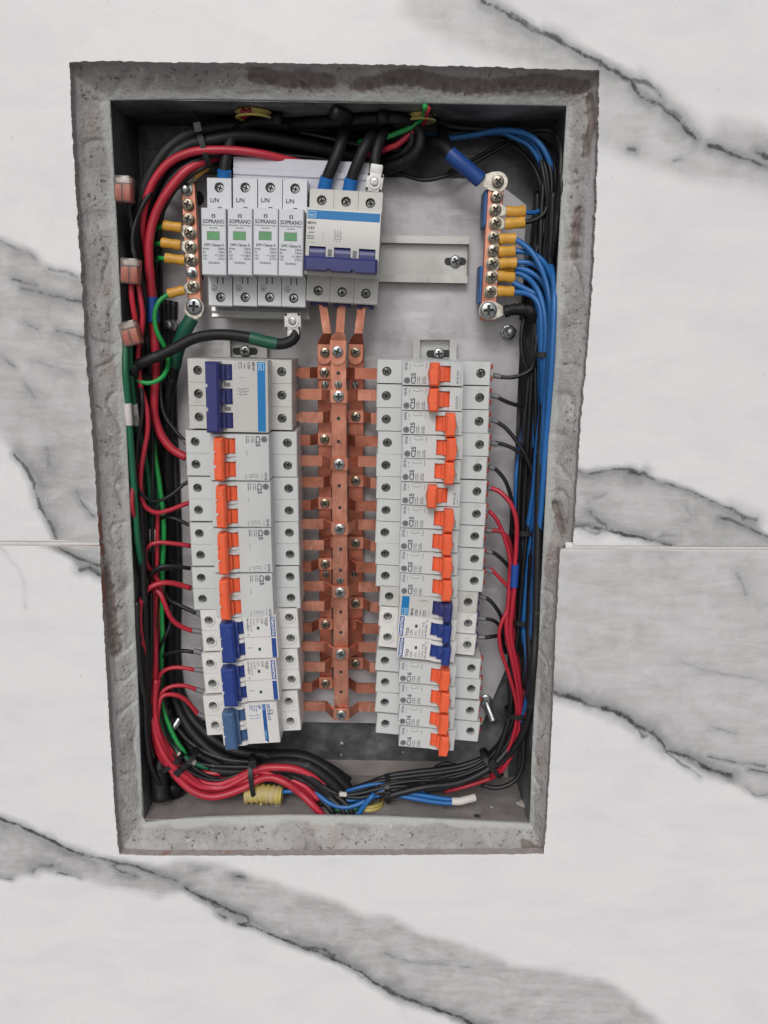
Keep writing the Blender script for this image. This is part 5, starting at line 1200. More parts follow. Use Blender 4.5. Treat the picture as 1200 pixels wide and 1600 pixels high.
cab('thick black cable rising from the white adapter on the right terminal of the main breaker', BT, W_BLKT, 4.3, [(584, 275, 656), (586, 262, 654), (586, 248, 654), (590, 228, 656), (598, 210, 660), (612, 196, 668), (628, 190, 676), (644, 190, 684)])
cab('outer black cable of the coil at the top centre', BT, W_BLKT, 3.9, [(360, 208, 692), (440, 196, 690), (520, 190, 684), (580, 186, 676), (620, 185, 666), (646, 192, 658), (657, 210, 656), (654, 232, 656), (640, 248, 660), (618, 260, 668), (590, 268, 678), (560, 272, 688)])
cab('inner black cable of the coil at the top centre', BT, W_BLKT, 3.7, [(340, 222, 694), (430, 210, 690), (510, 204, 684), (570, 198, 678), (612, 196, 668), (634, 201, 662), (644, 214, 660), (640, 230, 662), (626, 241, 668), (604, 249, 676), (580, 255, 686)])
for i, (dy, D, r) in enumerate(((0, 696, 4.2), (9, 694, 4.2), (18, 692, 4.2), (28, 692, 3.8), (38, 690, 3.6), (47, 688, 3.4))):
    cab('black cable across the shadowed top of the box, %s' % ('nearest the ceiling', 'second from the ceiling', 'third from the ceiling', 'fourth from the ceiling', 'fifth from the ceiling', 'lowest of six')[i], BT, W_BLKT, r, [(300, 214 + dy * .5, D), (360, 204 + dy * .8, D), (430, 202 + dy, D), (500, 206 + dy, D - 2), (560, 208 + dy, D - 2), (610, 206 + dy, D)], jit=3)
cab('green wire curving through the black coil at the top', GL, W_GRN, 2.7, [(560, 222, 672), (585, 219, 666), (599, 216, 662), (618, 209, 659), (640, 200, 656), (654, 190, 655), (663, 178, 656), (664, 166, 658)], )
cab('red wire curving through the black coil at the top, below the green one', RR, W_RED, 3.1, [(560, 244, 676), (580, 240, 670), (597, 235, 666), (621, 226, 662), (640, 210, 660), (656, 197, 660), (664, 186, 662), (668, 170, 664)])
cab('dark red wire behind the cables at the top centre', RR, W_DRED, 2.6, [(600, 262, 690), (560, 252, 692), (510, 236, 694), (460, 226, 694)])
# --- top right
o = cab('thick black cable in blue heat shrink bolted to the top of the neutral bar', BT, W_BLKT, 5.0, [(752, 283, 655), (735, 268, 654), (716, 252, 653), (703, 240, 654), (694, 230, 658), (680, 224, 664), (660, 222, 672), (640, 232, 680), (612, 250, 688), (590, 262, 692)],
    [('blue_shrink', m_bluehs, 5.7, [(703, 240, 654), (716, 252, 653), (735, 268, 654), (751, 282, 655)], 1.0)])
fork(o, (778, 284), (752, 282), 656.6, True)
nb = bpy.data.objects['terminal_bar']; ncen = Vector((nb.location - CAM) / K)
put_screw(SC_TERM, nb, P(778, 284, 655.6) - ncen)
cab('black cable stub beside the blue heat shrink, rising to the top', BT, W_BLKT, 4.0, [(702, 240, 660), (697, 225, 662), (692, 212, 668), (690, 198, 676)])
cab('thin black wire sagging across the back panel at the top right', BR_, W_BLK, 2.3, [(585, 246, 682), (600, 257, 680), (627, 271, 678), (660, 281, 676), (693, 276, 674), (718, 266, 674), (745, 252, 676), (777, 234, 678), (807, 219, 680), (830, 214, 682)])
cab('thin black wire doubled beside the sagging one at the top right', BR_, W_BLK, 2.1, [(700, 270, 684), (724, 258, 684), (752, 242, 684), (785, 224, 684), (815, 214, 686)])
cab('black wire from the upper right conduit bending down to the lower yellow crimp', UR, W_BLK, 2.6, [(672, 178, 668), (682, 188, 668), (702, 196, 670), (740, 201, 672), (775, 203, 672), (800, 210, 670), (820, 223, 668), (838, 243, 666), (851, 272, 664), (857, 300, 662), (855, 324, 660), (846, 338, 659), (832, 345, 658), (818, 347, 657)],
    [('crimp_sleeve', m_yel, 4.1, [(789, 350, 655), (804, 349, 655), (819, 347, 656)], .72)])
fork(bpy.context.scene.objects[o.name], (778, 284), (757, 283), 656.7, False) if False else None
o = [x for x in C.objects if x.get('label', '').startswith('black wire from the upper right conduit')][0]; fork(o, (774, 349), (790, 349), 656.6)
o = cab('blue wire in the topmost yellow crimp of the neutral bar', UR, W_BLU, 2.2, [(818, 331, 657), (828, 332.5, 659), (840, 331, 662), (852, 322, 668), (858, 300, 674)], [('crimp_sleeve', m_yel, 4.0, [(791, 330, 655), (804, 331, 655), (820, 330, 656)], .72)]); fork(o, (774, 328), (792, 330), 656.6)
B3 = [
 ('blue wire arching from the third yellow crimp down the right side', [(802, 373, 655), (812, 378, 653), (830, 393, 648), (846, 420, 644), (857, 455, 641), (862, 497, 640), (860, 530, 640), (856, 575, 641), (851, 632, 642), (848, 700, 642), (844, 764, 644), (838, 860, 646), (829, 960, 650), (826, 1020, 652), (824, 1087, 654), (812, 1140, 660)], [(780, 374, 655), (791, 373, 655), (806, 373, 655)], (772, 371)),
 ('blue wire from the fourth yellow crimp behind the arching one', [(802, 392, 657), (814, 393, 656), (831, 396, 654), (850, 410, 650), (864, 438, 646), (866, 470, 645), (864, 530, 645), (860, 600, 648), (852, 700, 650), (846, 790, 652), (836, 900, 654), (831, 980, 655), (829, 1020, 656), (828, 1087, 656)], [(779, 393, 655), (790, 393, 655), (804, 392, 656)], (771, 392)),
 ('blue wire from the fifth yellow crimp, upper of its pair', [(803, 410, 657), (816, 410, 656), (828, 411, 655), (842, 418, 652), (856, 440, 650), (862, 480, 652), (858, 560, 656), (850, 640, 658), (844, 760, 660), (834, 900, 660), (824, 1000, 660)], [(780, 412, 655), (792, 411, 655), (807, 411, 655)], (769, 412)),
 ('blue wire from the seventh yellow crimp, upper of its pair', [(800, 440, 657), (810, 446, 656), (826, 454, 655), (842, 464, 652), (848, 490, 650), (850, 540, 650), (848, 600, 652), (842, 680, 654), (832, 800, 660), (824, 900, 662), (822, 985, 662)], [(778, 431, 655), (789, 432, 655), (803, 434, 656)], (768, 433)),
 ('blue wire from the lowest yellow crimp bending down', [(799, 457, 657), (812, 457, 655), (829, 461, 651), (842, 476, 648), (846, 505, 646), (846, 550, 646), (848, 590, 647), (846, 640, 648), (839, 700, 650), (833, 770, 655), (824, 832, 660), (818, 880, 664)], [(777, 455, 655), (788, 455, 655), (802, 456, 656)], (766, 456))]
for lb, pts, sl_, scr in B3:
    o = cab(lb, UR, W_BLU, 2.7, pts, [('crimp_sleeve', m_yel, 3.9, sl_, .72)]); fork(o, scr, (sl_[0][0] + 1, sl_[0][1]), 656.6)
cab('blue wire sprouting lower beside the fifth yellow crimp', UR, W_BLU, 2.7, [(803, 419, 660), (815, 420, 658), (832, 427, 655), (848, 441, 651), (857, 470, 648), (857, 520, 648), (852, 580, 650), (846, 660, 654), (840, 780, 658), (830, 930, 658), (826, 1020, 658)], [('crimp_sleeve', m_yel, 3.6, [(785, 418, 660), (804, 419, 660)], .72)])
cab('blue wire sprouting between the fifth and seventh yellow crimps', UR, W_BLU, 2.8, [(800, 427, 661), (813, 428, 659), (829, 438, 655), (842, 457, 649), (850, 485, 645), (853, 515, 643), (852, 550, 643), (850, 600, 645), (845, 680, 648), (838, 780, 654), (826, 880, 658), (821, 940, 658), (819, 985, 658), (825, 1040, 656), (824, 1090, 656)])
cab('thin blue wire beside the upper pair at the seventh crimp', UR, W_BLU, 2.2, [(800, 447, 659), (812, 450, 658), (828, 460, 656), (838, 475, 655), (842, 520, 656), (840, 600, 660), (834, 700, 664)])
cab('blue wire running along the top and down into the right bundle', UR, W_BLU, 2.6, [(640, 214, 684), (670, 213, 680), (707, 215, 676), (745, 210, 672), (775, 204, 668), (800, 204, 664), (822, 209, 660), (842, 223, 657), (856, 246, 656), (862, 270, 657), (862, 310, 664), (858, 360, 672)])
cab('blue wire showing in the gap to the left of the black bundle, mid right', UR, W_BLU, 2.4, [(826, 600, 684), (822, 650, 678), (812, 700, 672), (807, 740, 668), (806, 785, 668), (808, 830, 670), (814, 880, 676), (818, 940, 680)])
cab('dark blue wire pressed against the right side of the box, outer', UR, W_BLU, 2.6, [(850, 396, 676), (864, 430, 656), (864, 520, 646), (856, 640, 648), (848, 750, 650), (841, 830, 650), (835, 910, 650), (829, 990, 652), (826, 1060, 656), (822, 1110, 664)])
cab('dark blue wire pressed against the right side of the box, inner', UR, W_BLU, 2.6, [(852, 420, 670), (850, 540, 670), (843, 660, 672), (836, 800, 674), (828, 920, 676), (822, 1060, 678)])
cab('blue wire surfacing among the black ones at the lower right', UR, W_BLU, 2.4, [(812, 880, 672), (816, 930, 664), (817, 985, 660), (822, 1030, 660), (828, 1075, 662), (828, 1110, 668)])
# black of the right
cab('black wire looping over the upper right corner', BR_, W_BLK, 2.7, [(790, 222, 682), (812, 210, 672), (832, 205, 664), (853, 203, 658), (868, 210, 654), (876, 232, 652), (876, 270, 652), (872, 320, 654), (868, 370, 658), (860, 420, 664), (854, 500, 668), (846, 620, 668), (836, 760, 668), (826, 900, 670), (818, 1020, 672), (812, 1110, 676)])
cab('second black wire inside the one looping over the upper right corner', BR_, W_BLK, 2.5, [(700, 200, 684), (750, 206, 680), (793, 212, 676), (824, 228, 670), (846, 256, 666), (858, 296, 664), (862, 350, 664), (858, 400, 668), (850, 500, 674), (842, 640, 676), (832, 800, 676), (820, 950, 678)])
cab('third black wire along the upper right bend', BR_, W_BLK, 2.5, [(720, 208, 688), (770, 214, 684), (806, 230, 680), (832, 258, 674), (846, 292, 668), (850, 330, 664), (848, 365, 662), (838, 392, 660), (828, 420, 662), (820, 450, 670), (815, 500, 680)])
for i, (x, D) in enumerate(((812, 688), (819, 687), (826, 682), (833, 676), (840, 670), (816, 678), (824, 672), (831, 666))):
    cab('dark wire in the packed vertical bundle right of the breakers', BR_, W_BLK, 2.8 + .2 * (i % 3), [(x + 26, 300, D), (x + 20, 400, D), (x + 12, 500, D), (x + 8, 620, D), (x + 4, 740, D), (x, 860, D), (x - 4, 980, D), (x - 6, 1060, D), (x - 18, 1130, D - 4), (x - 52, 1188, D - 12), (x - 110, 1212 + i, D - 20), (x - 170, 1222 + i, D - 26), (x - 230, 1232 + i * 2, D - 28)], jit=2.2)
o = cab('black cable in ribbed black tape bolted to the bottom of the neutral bar', BR_, W_BLKT, 4.0, [(790, 486, 657), (800, 484, 656), (812, 483, 655), (824, 485, 655), (834, 493, 657), (838, 508, 662), (838, 540, 668), (834, 620, 676)],
    [('black_tape', W_BLKT, 4.8, [(788, 487, 657), (796, 485, 656)]), ('black_tape', W_BLKT, 4.7, [(799, 484, 656), (806, 483, 655)]), ('black_tape', W_BLKT, 4.8, [(809, 483, 655), (817, 483.5, 655)]), ('black_tape', W_BLKT, 4.6, [(820, 484, 655), (829, 488, 656)])])
fork(o, (763, 485), (786, 486), 656.4, True)
cab('thin black wire bowed out below the ribbed tape, upper right', BR_, W_BLK, 2.4, [(824, 486, 662), (819, 497, 660), (815, 520, 659), (815, 548, 659), (820, 568, 659), (828, 584, 660), (834, 600, 666)])
cab('black wire to the topmost right breaker', BR_, W_BLK, 2.3, [(830, 494, 662), (838, 525, 658), (836, 552, 656), (833, 572, 656), (825, 581, 656), (809, 588, 656), (794, 590, 656), (780, 588.5, 656), (774, 587, 656)], [fer(771, 586.5, 782, 588.5, 656, 3.2)])
RW = [
 ('black wire to the second right breaker, dipping into the bundle', W_BLK, 2.3, [(773, 619, 656), (780, 622, 656), (792, 628, 657), (808, 633, 660), (824, 633, 666), (834, 640, 676)], (768, 618, 779, 620)),
 ('black wire to the third right breaker, long slope down the bundle', W_BLK, 2.4, [(772, 657, 656), (787, 666, 655), (801, 681, 654), (813, 698, 653), (824, 717, 653), (832, 740, 654), (835, 770, 656), (834, 810, 658), (830, 870, 660), (818, 930, 662), (812, 985, 666)], (768, 656, 777, 659)),
 ('black wire to the fourth right breaker', W_BLK, 2.3, [(772, 692, 656), (780, 693, 656), (794, 697, 656), (808, 705, 656), (822, 718, 657), (830, 738, 660), (832, 790, 664), (826, 880, 668)], (767, 692, 777, 694)),
 ('black wire to the fifth right breaker', W_BLK, 2.3, [(767, 730, 656), (773, 732, 656), (784, 743, 656), (793, 759, 657), (799, 781, 660), (800, 806, 664), (798, 850, 672), (800, 920, 680)], (764, 729, 772, 732)),
 ('red wire to the sixth right breaker with a blue sleeve near its middle', W_RED, 2.7, [(765, 763, 656), (772, 764, 655), (783, 770, 653), (796, 784, 651), (804, 801, 650), (807.5, 823, 650), (806.5, 857, 650), (804.5, 885, 650), (804, 915, 650), (801, 945, 651), (798, 975, 652), (799, 1000, 653), (806, 1035, 654), (812, 1070, 655), (815, 1105, 656), (813, 1135, 656), (807, 1160, 656), (796, 1185, 656), (784, 1204, 657), (768, 1216, 660)], (761, 762, 770, 764)),
 ('red wire to the seventh right breaker', W_RED, 2.5, [(764, 798, 657), (774, 809, 657), (784, 828, 657), (791, 849, 657), (796, 868, 657), (799, 900, 656), (796, 935, 656), (791, 965, 655), (792, 998, 655), (801, 1035, 656), (808, 1072, 657), (810, 1105, 658), (808, 1135, 658), (801, 1160, 658), (790, 1184, 658), (778, 1202, 660)], None),
 ('red wire to the eighth right breaker, darker', W_DRED, 2.6, [(764, 829, 657), (772, 829, 657), (781, 830, 657), (791, 837, 658), (797, 852, 660), (801, 880, 662), (803, 930, 662), (802, 980, 662), (808, 1030, 662), (816, 1068, 660), (821, 1103, 656), (822, 1130, 656), (806, 1160, 674)], (758, 828.5, 768, 829.5)),
 ('black wire to the ninth right breaker', W_BLK, 2.3, [(764, 861, 657), (772, 864, 657), (782, 872, 657), (793, 884, 660), (800, 900, 668), (802, 960, 676)], (757, 859, 768, 864)),
 ('red wire to the tenth right breaker', W_RED, 2.3, [(765, 888, 657), (774, 896, 657), (785, 908, 657), (795, 920, 658), (795, 945, 655), (787, 965, 652), (780, 988, 651), (783, 1018, 651), (794, 1050, 652), (804, 1086, 654), (808, 1112, 655), (804, 1142, 656), (795, 1170, 656), (782, 1196, 657), (766, 1212, 660)], (757, 888, 768, 894)),
 ('black wire to the navy-levered right breaker', W_BLK, 2.3, [(752, 932, 660), (761, 935, 659), (770, 943, 659), (778, 954, 660), (784, 968, 664), (788, 1000, 672)], (745, 929, 758, 935)),
 ('black wire with a wide ferrule to the upper white right breaker', W_BLK, 2.2, [(755, 966, 660), (763, 967.5, 660), (772, 970, 661), (781, 980, 666), (786, 1010, 676)], (742, 965, 758, 967)),
 ('black wire with a wide ferrule to the lower white right breaker', W_BLK, 2.4, [(755, 996, 660), (763, 995.5, 660), (772, 994, 662), (782, 996, 668), (790, 1020, 678)], (742, 995, 757, 996))]
for lb, m, r, pts, fe in RW:
    o = cab(lb, RR if m is not W_BLK else BR_, m, r, pts, [fer(*fe, 656, 3.1)] if fe else [])
    if 'blue sleeve' in lb:
        bm = bmesh.new(); c = Vector((o.location - CAM) / K); tube(bm, [P(805, 882, 650) - c, P(804.3, 898, 650) - c, P(803, 917, 650) - c], 3.2, 12); link('blue_sleeve', mesh(bm, m_bluetape, 'a'), o)
# bottom right bundle
for i, (dy, D, dx) in enumerate(((0, 664, 0), (6, 662, 3), (12, 660, 6), (17, 662, 2), (22, 658, 8), (27, 660, 5), (31, 656, 9), (9, 668, -3))):
    cab('black wire of the sweep along the bottom right, %s' % ('uppermost strand at the bend', 'second strand from the top', 'third strand from the top', 'fourth strand, in the middle', 'fifth strand from the top', 'sixth strand from the top', 'lowest strand nearest the floor', 'strand lying behind the others')[i], BB, W_BLK, 2.35, [(806 - dx, 1060, D + 6), (804 - dx * .6, 1110, D + 2), (788 - dx * .4, 1150 + dy * .3, D), (764, 1178 + dy * .6, D), (730, 1193 + dy, D - 2), (690, 1201 + dy, D - 4), (650, 1206 + dy, D - 6), (610, 1212 + dy, D - 7), (580, 1222 + dy * .7, D - 8), (550, 1232 + dy * .5, D - 8), (520, 1240 + dy * .4, D - 8), (495, 1250 + dy * .2, D - 8)], jit=1.6)
cab('red wire surfacing in the black sweep at the bottom right', BB, W_DRED, 2.5, [(768, 1216, 652), (750, 1222, 650), (735, 1227, 648), (712, 1233, 649), (695, 1237, 652)])
cab('short stretch of red wire near the middle of the black sweep', BB, W_DRED, 2.6, [(690, 1226, 652), (672, 1224, 648), (655, 1226, 648), (640, 1232, 654)])
cab('black cable looping low in the lower right corner', BB, W_BLK, 2.8, [(816, 1130, 652), (818, 1165, 650), (816, 1198, 650), (806, 1218, 649), (790, 1228, 648), (772, 1231, 648), (752, 1226, 652)])
cab('black wire making a small hump above the sweep at the bottom', BB, W_BLK, 2.5, [(672, 1210, 668), (682, 1198, 666), (698, 1193, 665), (715, 1197, 666), (726, 1206, 670)])
cab('upper of the two blue wires ending in white tape on the box floor', BB, W_BLU, 2.5, [(716, 1249, 645), (700, 1249, 645), (680, 1246, 645), (655, 1242, 645), (630, 1239, 645), (606, 1237, 645), (585, 1236, 646), (560, 1240, 648)])
cab('lower of the two blue wires ending in white tape on the box floor', BB, W_BLU, 2.6, [(716, 1254, 642), (700, 1255, 642), (680, 1253, 642), (655, 1249, 642), (628, 1244, 643), (606, 1242, 644), (588, 1243, 644), (570, 1252, 642), (550, 1260, 640), (532, 1261, 640), (515, 1255, 641), (500, 1244, 644), (488, 1232, 650)],
    [('white_tape', m_wtape, 4.2, [(706, 1252, 643), (718, 1252, 643), (730, 1249, 644), (742, 1246, 646)])])
cab('blue wire diving steeply to the floor beside the red cable end', BB, W_BLU, 2.6, [(585, 1240, 640), (574, 1252, 638), (566, 1263, 639), (556, 1279, 638), (548, 1294, 638)])
cab('thin blue wire along the top of the bottom tie', BB, W_BLU, 2.0, [(620, 1226, 650), (600, 1225, 649), (580, 1226, 650), (555, 1232, 650), (530, 1240, 652)])
cab('thin blue wire crossing right of the bottom tie', BB, W_BLU, 2.0, [(612, 1226, 650), (630, 1229, 647), (648, 1234, 646), (664, 1238, 650)])
cab('dull blue wire under the yellow conduit end at the bottom', BB, W_BLU, 2.2, [(432, 1236, 652), (445, 1237, 648), (458, 1236, 648), (470, 1232, 652)])
cab('green wire curving at the floor between blue and black', BB, W_DGRN, 2.8, [(500, 1245, 650), (516, 1259, 645), (532, 1266, 642), (548, 1266, 642), (562, 1260, 644)])
for i, (a, b, c_, d_) in enumerate(((470, 1212, 540, 1282), (478, 1206, 552, 1282), (462, 1216, 522, 1284))):
    cab('black wire running down to the floor beside the red cable end, %s' % ('middle of three', 'rightmost of three', 'leftmost of three')[i], BB, W_BLK, 2.6, [(a - 60, b - 6, 654), (a - 25, b - 4, 652), (a, b + 4, 650), (a + (c_ - a) * .5, b + (d_ - b) * .38, 646), (c_ - 8, d_ - 22, 641), (c_, d_ - 6, 639), (c_ + 8, d_ + 10, 639)], jit=1)
cab('black wire with a cut pale end lying on the sweep', BB, W_BLK, 2.6, [(640, 1228, 646), (600, 1231, 644), (570, 1238, 643), (545, 1242, 643), (525, 1240, 642)], [('white_tape', m_wtape, 2.9, [(530, 1240.5, 642), (541, 1241.5, 643)])])
cab('outer fat black cable humped above the bottom reds', BB, W_BLKT, 5.2, [(300, 1150, 684), (340, 1178, 676), (390, 1186, 670), (435, 1180, 664), (475, 1184, 660), (508, 1200, 657), (534, 1222, 656), (550, 1242, 655), (560, 1262, 652), (568, 1290, 648)])
cab('middle fat black cable humped above the bottom reds', BB, W_BLKT, 5.2, [(268, 1120, 682), (300, 1170, 674), (345, 1195, 666), (395, 1198, 660), (440, 1192, 656), (478, 1196, 653), (508, 1214, 651), (530, 1236, 650), (540, 1254, 648), (550, 1285, 645)])
cab('inner fat black cable humped above the bottom reds', BB, W_BLKT, 4.8, [(262, 1130, 672), (290, 1180, 664), (330, 1202, 658), (380, 1206, 655), (425, 1202, 652), (465, 1205, 650), (492, 1220, 648), (512, 1240, 647), (528, 1262, 645), (536, 1290, 643)])
# ---------------------------------------------------------------- white adapters, connectors, ties, conduits, crumbs
def adapter(px, py, rot, label, D=646):
    c = P(px, py, D); o = empty('terminal_adapter', c, label, 'adapter', 'white screw adapters', rot)
    bm = bmesh.new(); box(bm, -6.3, 6.3, 0, 9, -6.4, 6.4, 0, .9); box(bm, -4.6, 4.6, .8, 9, -13, -6, 0, 1.0); lathe(bm, [(5.0, .1), (4.7, -1.1), (3.3, -1.1), (3.3, 0)], 24, caps=False)
    link('housing', mesh(bm, m_white, 'a'), o)
    for s in (-1, 1):
        for t in (-1, 1):
            bm = bmesh.new(); lathe(bm, [(1.05, -.08), (.8, -.08), (.7, .3)], 12, (s * 4.9, 0, t * 5.0)); link('corner_hole', mesh(bm, m_hole), o)
    put_screw(SC_BRK2, o, (0, .5, 0)); return o
adapter(457, 502, -.03, 'white plastic screw adapter below the rightmost surge protector')
adapter(585, 285, PI + .14, 'white plastic screw adapter on top of the main breaker', 646)
def wago(px, py, rot, label, D=636, n=2, tilt=0):
    c = PC(px, py, D, 6.5); o = empty('lever_connector', c, label, 'connector', 'clear lever connectors', rot); o.rotation_euler = (tilt, rot, 0)
    bm = bmesh.new(); box(bm, -6.3, 6.3, -5, 8, -9, 9, 0, 1.0); link('housing', mesh(bm, m_clear, 'a'), o)
    for k in range(n):
        x = -3.1 + k * 6.2
        bm = bmesh.new(); box(bm, x - 2.5, x + 2.5, -3.8, 3, -7.5, 3.0, 0, .6); box(bm, x - 1.6, x + 1.6, -4.4, -3.6, -6, -2, 0, .3); link('lever', mesh(bm, m_lev, 'a'), o)
    bm = bmesh.new(); box(bm, -5, 5, 0, 5, 4, 7.4, 0, .4); link('clamp', mesh(bm, m_tin), o)
wago(193, 296, .03, 'clear lever connector with orange levers, topmost on the left side', 634)
wago(204, 424, .06, 'clear lever connector with orange levers, above the two bright red wires', 632)
wago(204, 521, -.25, 'clear lever connector with orange levers, lowest of three, above the dark green wires', 632)
def tie(px, py, D, dirpx, hx, hy, label, head=None, tail=0):
    """strap ring round a bundle: hx half width seen, hy half depth (mm); dirpx = bundle direction in the photo"""
    c = P(px, py, D); d = Vector((dirpx[0], 0, -dirpx[1])).normalized(); n = Vector((-d.z, 0, d.x)); n = Vector((d.z, 0, -d.x))
    o = empty('cable_tie', c, label, 'cable tie', 'black cable ties')
    bm = bmesh.new(); N_ = 28; rg = []
    for k in range(N_):
        a = 2 * PI * k / N_
        e = Vector((0, math.sin(a) * hy, 0)) + n * (math.copysign(abs(math.cos(a)) ** .7, math.cos(a)) * hx)
        rg.append([bm.verts.new(e * s + d * t) for s, t in ((1, -2.0), (1.0, 2.0), (.93, 2.0), (.93, -2.0))])
    for k in range(N_):
        a, b = rg[k], rg[(k + 1) % N_]
        for j in range(4): bm.faces.new((a[j], a[(j + 1) % 4], b[(j + 1) % 4], b[j]))
    link('strap', mesh(bm, m_tie, 'a'), o)
    if head:
        hp = P(head[0], head[1], D - hy - 1) - c; ang = math.atan2(-n.z, n.x)
        bm = bmesh.new(); box(bm, -3.4, 3.4, -3.2, 1.5, -2.8, 2.8, 0, .5); box(bm, -1.6, 1.6, -3.5, -3.0, -1.3, 1.3, 0, .1)
        if tail: box(bm, -3.4 - tail, -3.2, -1.4, -.2, -1.8, 1.8, 0, .2)
        q = link('head', mesh(bm, m_tie), o, hp); q.rotation_euler = (0, ang, 0)
tie(318, 222, 656, (1, -.25), 17, 9, 'black cable tie round the cables at the upper left bend', (310, 200))
tie(851, 554, 648, (0, 1), 9, 8, 'black cable tie round the blue wires level with the topmost right breaker')
tie(822, 829, 666, (0, 1), 12, 12, 'black cable tie at mid height of the right bundle')
tie(820, 968, 662, (.02, 1), 13, 12, 'black cable tie round blue wires level with the white breakers, right')
tie(815, 1111, 662, (.05, 1), 15, 13, 'black cable tie where the red wires turn down, lower right')
tie(768, 1192, 660, (-.75, .6), 15, 12, 'black cable tie slanted across the black sweep at lower right', (770, 1192))
tie(606, 1232, 652, (1, -.08), 12, 12, 'black cable tie round blue and black wires at the bottom centre', (606, 1240))
tie(268, 1190, 650, (.6, .8), 13, 12, 'black cable tie strap round the red bundle at lower left')
tie(288, 1192, 652, (.7, .7), 17, 13, 'black cable tie with glossy head over red wires at lower left', (279, 1205), 6)
tie(397, 1212, 656, (1, -.1), 19, 15, 'black cable tie standing over the bottom reds with its square head up', (396, 1192))
tie(242, 790, 668, (0, 1), 9, 8, 'black cable tie round the green wires behind the red loop, left')
def conduit(pts, r, label, turns):
    q = [P(*p) for p in pts]; c = q[0].copy(); bm = bmesh.new()
    tube(bm, [p - c for p in q], lambda t: r * (1 + .10 * math.sin(2 * PI * turns * t)), 24, step=.8, caps=False)
    tube(bm, [p - c for p in q], lambda t: r * .88, 24, step=3, caps=False)
    o = link('conduit', mesh(bm, m_cond, True), None, c); tag(o, label, 'conduit', 'yellow corrugated conduits'); return o
conduit([(384, 1240, 652), (412, 1240, 651), (441, 1243, 650)], 8, 'yellow corrugated conduit end on the box floor under the red cables', 7)
a = P(396, 168, 655); z_ = BZ1
def vcond(x, D, z0, z1, r, label, turns):
    bm = bmesh.new(); tube(bm, [(0, 0, z0), (0, 0, (z0 + z1) / 2), (0, 0, z1)], lambda t: r * (1 + .09 * math.sin(2 * PI * turns * t)), 26, step=.7, caps=False)
    tube(bm, [(0, 0, z0), (0, 0, z1)], r * .86, 24, step=3, caps=False)
    o = link('conduit', mesh(bm, m_cond, True), None, (x, D, 0)); tag(o, label, 'conduit', 'yellow corrugated conduits')
vcond(X(396, 172, 655), 655, BZ1 - 5, BZ1 + .3, 12.5, 'yellow conduit collar in the ceiling of the box, upper left', 1.5)
vcond(X(660, 172, 655), 656, BZ1 - 5, BZ1 + .3, 9.5, 'yellow conduit collar in the ceiling of the box behind the green wire', 1.5)
vcond(X(575, 1255, 655), 656, BZ0 - .3, BZ0 + 5, 13, 'pale yellow conduit rim in the floor under the blue wires', 1.5)
def crumb(px, py, s, label, m=m_crumb, fl=.5):
    D = D_M + 2; # find the depth where this pixel's ray meets the floor
    lo, hi = D_M, D_B
    for _ in range(30):
        mid_ = (lo + hi) / 2
        if P(px, py, mid_).z > BZ0: lo = mid_
        else: hi = mid_
    c = P(px, py, lo)
    bm = bmesh.new(); bmesh.ops.create_icosphere(bm, subdivisions=2, radius=s)
    for v in bm.verts:
        n_ = noise.noise(v.co * (1.6 / s) + Vector((px, py, 0))); v.co *= 1 + .55 * n_; v.co.z = max(-.3 * s, v.co.z * fl)
    c.z = BZ0 + s * .3 + .1
    tag(link('crumb', mesh(bm, m), None, c), label, 'debris', 'debris on the box floor')
crumb(434, 1257, 4.6, 'grey mortar chip on the box floor to the right of the yellow conduit')
crumb(350, 1246, 3.8, 'small pale mortar crumb below the red sweep, lower left')
crumb(412, 1254, 5.0, 'yellowish mortar lump at the foot of the yellow conduit', m_cond, .35)
crumb(817, 1258, 5.2, 'flat pale mortar flake in the lower right corner of the box', m_crumb, .3)
crumb(746, 1276, 2.4, 'tiny black chip on the box floor at the front right', m_hole, .4)
crumb(247, 1236, 2.5, 'small crumb beside the fat black hose, lower left')
crumb(768, 1262, 1.6, 'tiny crumb on the right half of the box floor')

# ---------------------------------------------------------------- the thin strands woven through the bundles
LB = [(236, 300, 668), (222, 360, 668), (224, 450, 668), (232, 560, 668), (236, 680, 666), (238, 800, 664), (240, 920, 664), (240, 1030, 662), (244, 1110, 658), (262, 1168, 652), (292, 1204, 650), (340, 1216, 652), (400, 1206, 654), (455, 1212, 654), (500, 1236, 652)]
def strands(lb, g, m, r, base, n_, sx, sD, seed, amp=5.0):
    rr = random.Random(seed)
    for i in range(n_):
        dx = rr.uniform(-sx, sx); dD = rr.uniform(-sD, sD); ph = rr.uniform(0, 9); s_ = rr.choice((-1, 1))
        pts = [(x + dx * math.cos(k * .55 + ph) * 1.2 + rr.uniform(-1, 1) * amp * .35, y + rr.uniform(-3, 3), D + dD * math.sin(k * .5 + ph)) for k, (x, y, D) in enumerate(base)]
        cab(lb, g, m, r, pts, jit=.8)
strands('thin black wire woven through the left bundle', BL, W_BLK, 1.5, LB, 7, 15, 8, 3)
strands('thin red wire woven through the left bundle', RL, W_RED, 1.7, LB[5:], 3, 8, 6, 5)
strands('thin green wire woven through the left bundle', GL, W_DGRN, 1.6, LB[3:10], 2, 8, 5, 8)
TL = [(560, 262, 686), (490, 250, 676), (420, 240, 668), (360, 240, 664), (318, 246, 660), (288, 262, 658), (264, 288, 657), (248, 320, 658), (240, 360, 662), (238, 420, 670)]
strands('thin black wire following the red cables round the upper left bend', BL, W_BLK, 1.5, TL, 5, 9, 5, 11)
TT = [(380, 190, 690), (440, 205, 686), (500, 214, 682), (560, 226, 680), (610, 232, 680), (655, 226, 682), (700, 212, 680), (760, 208, 678), (820, 218, 674)]
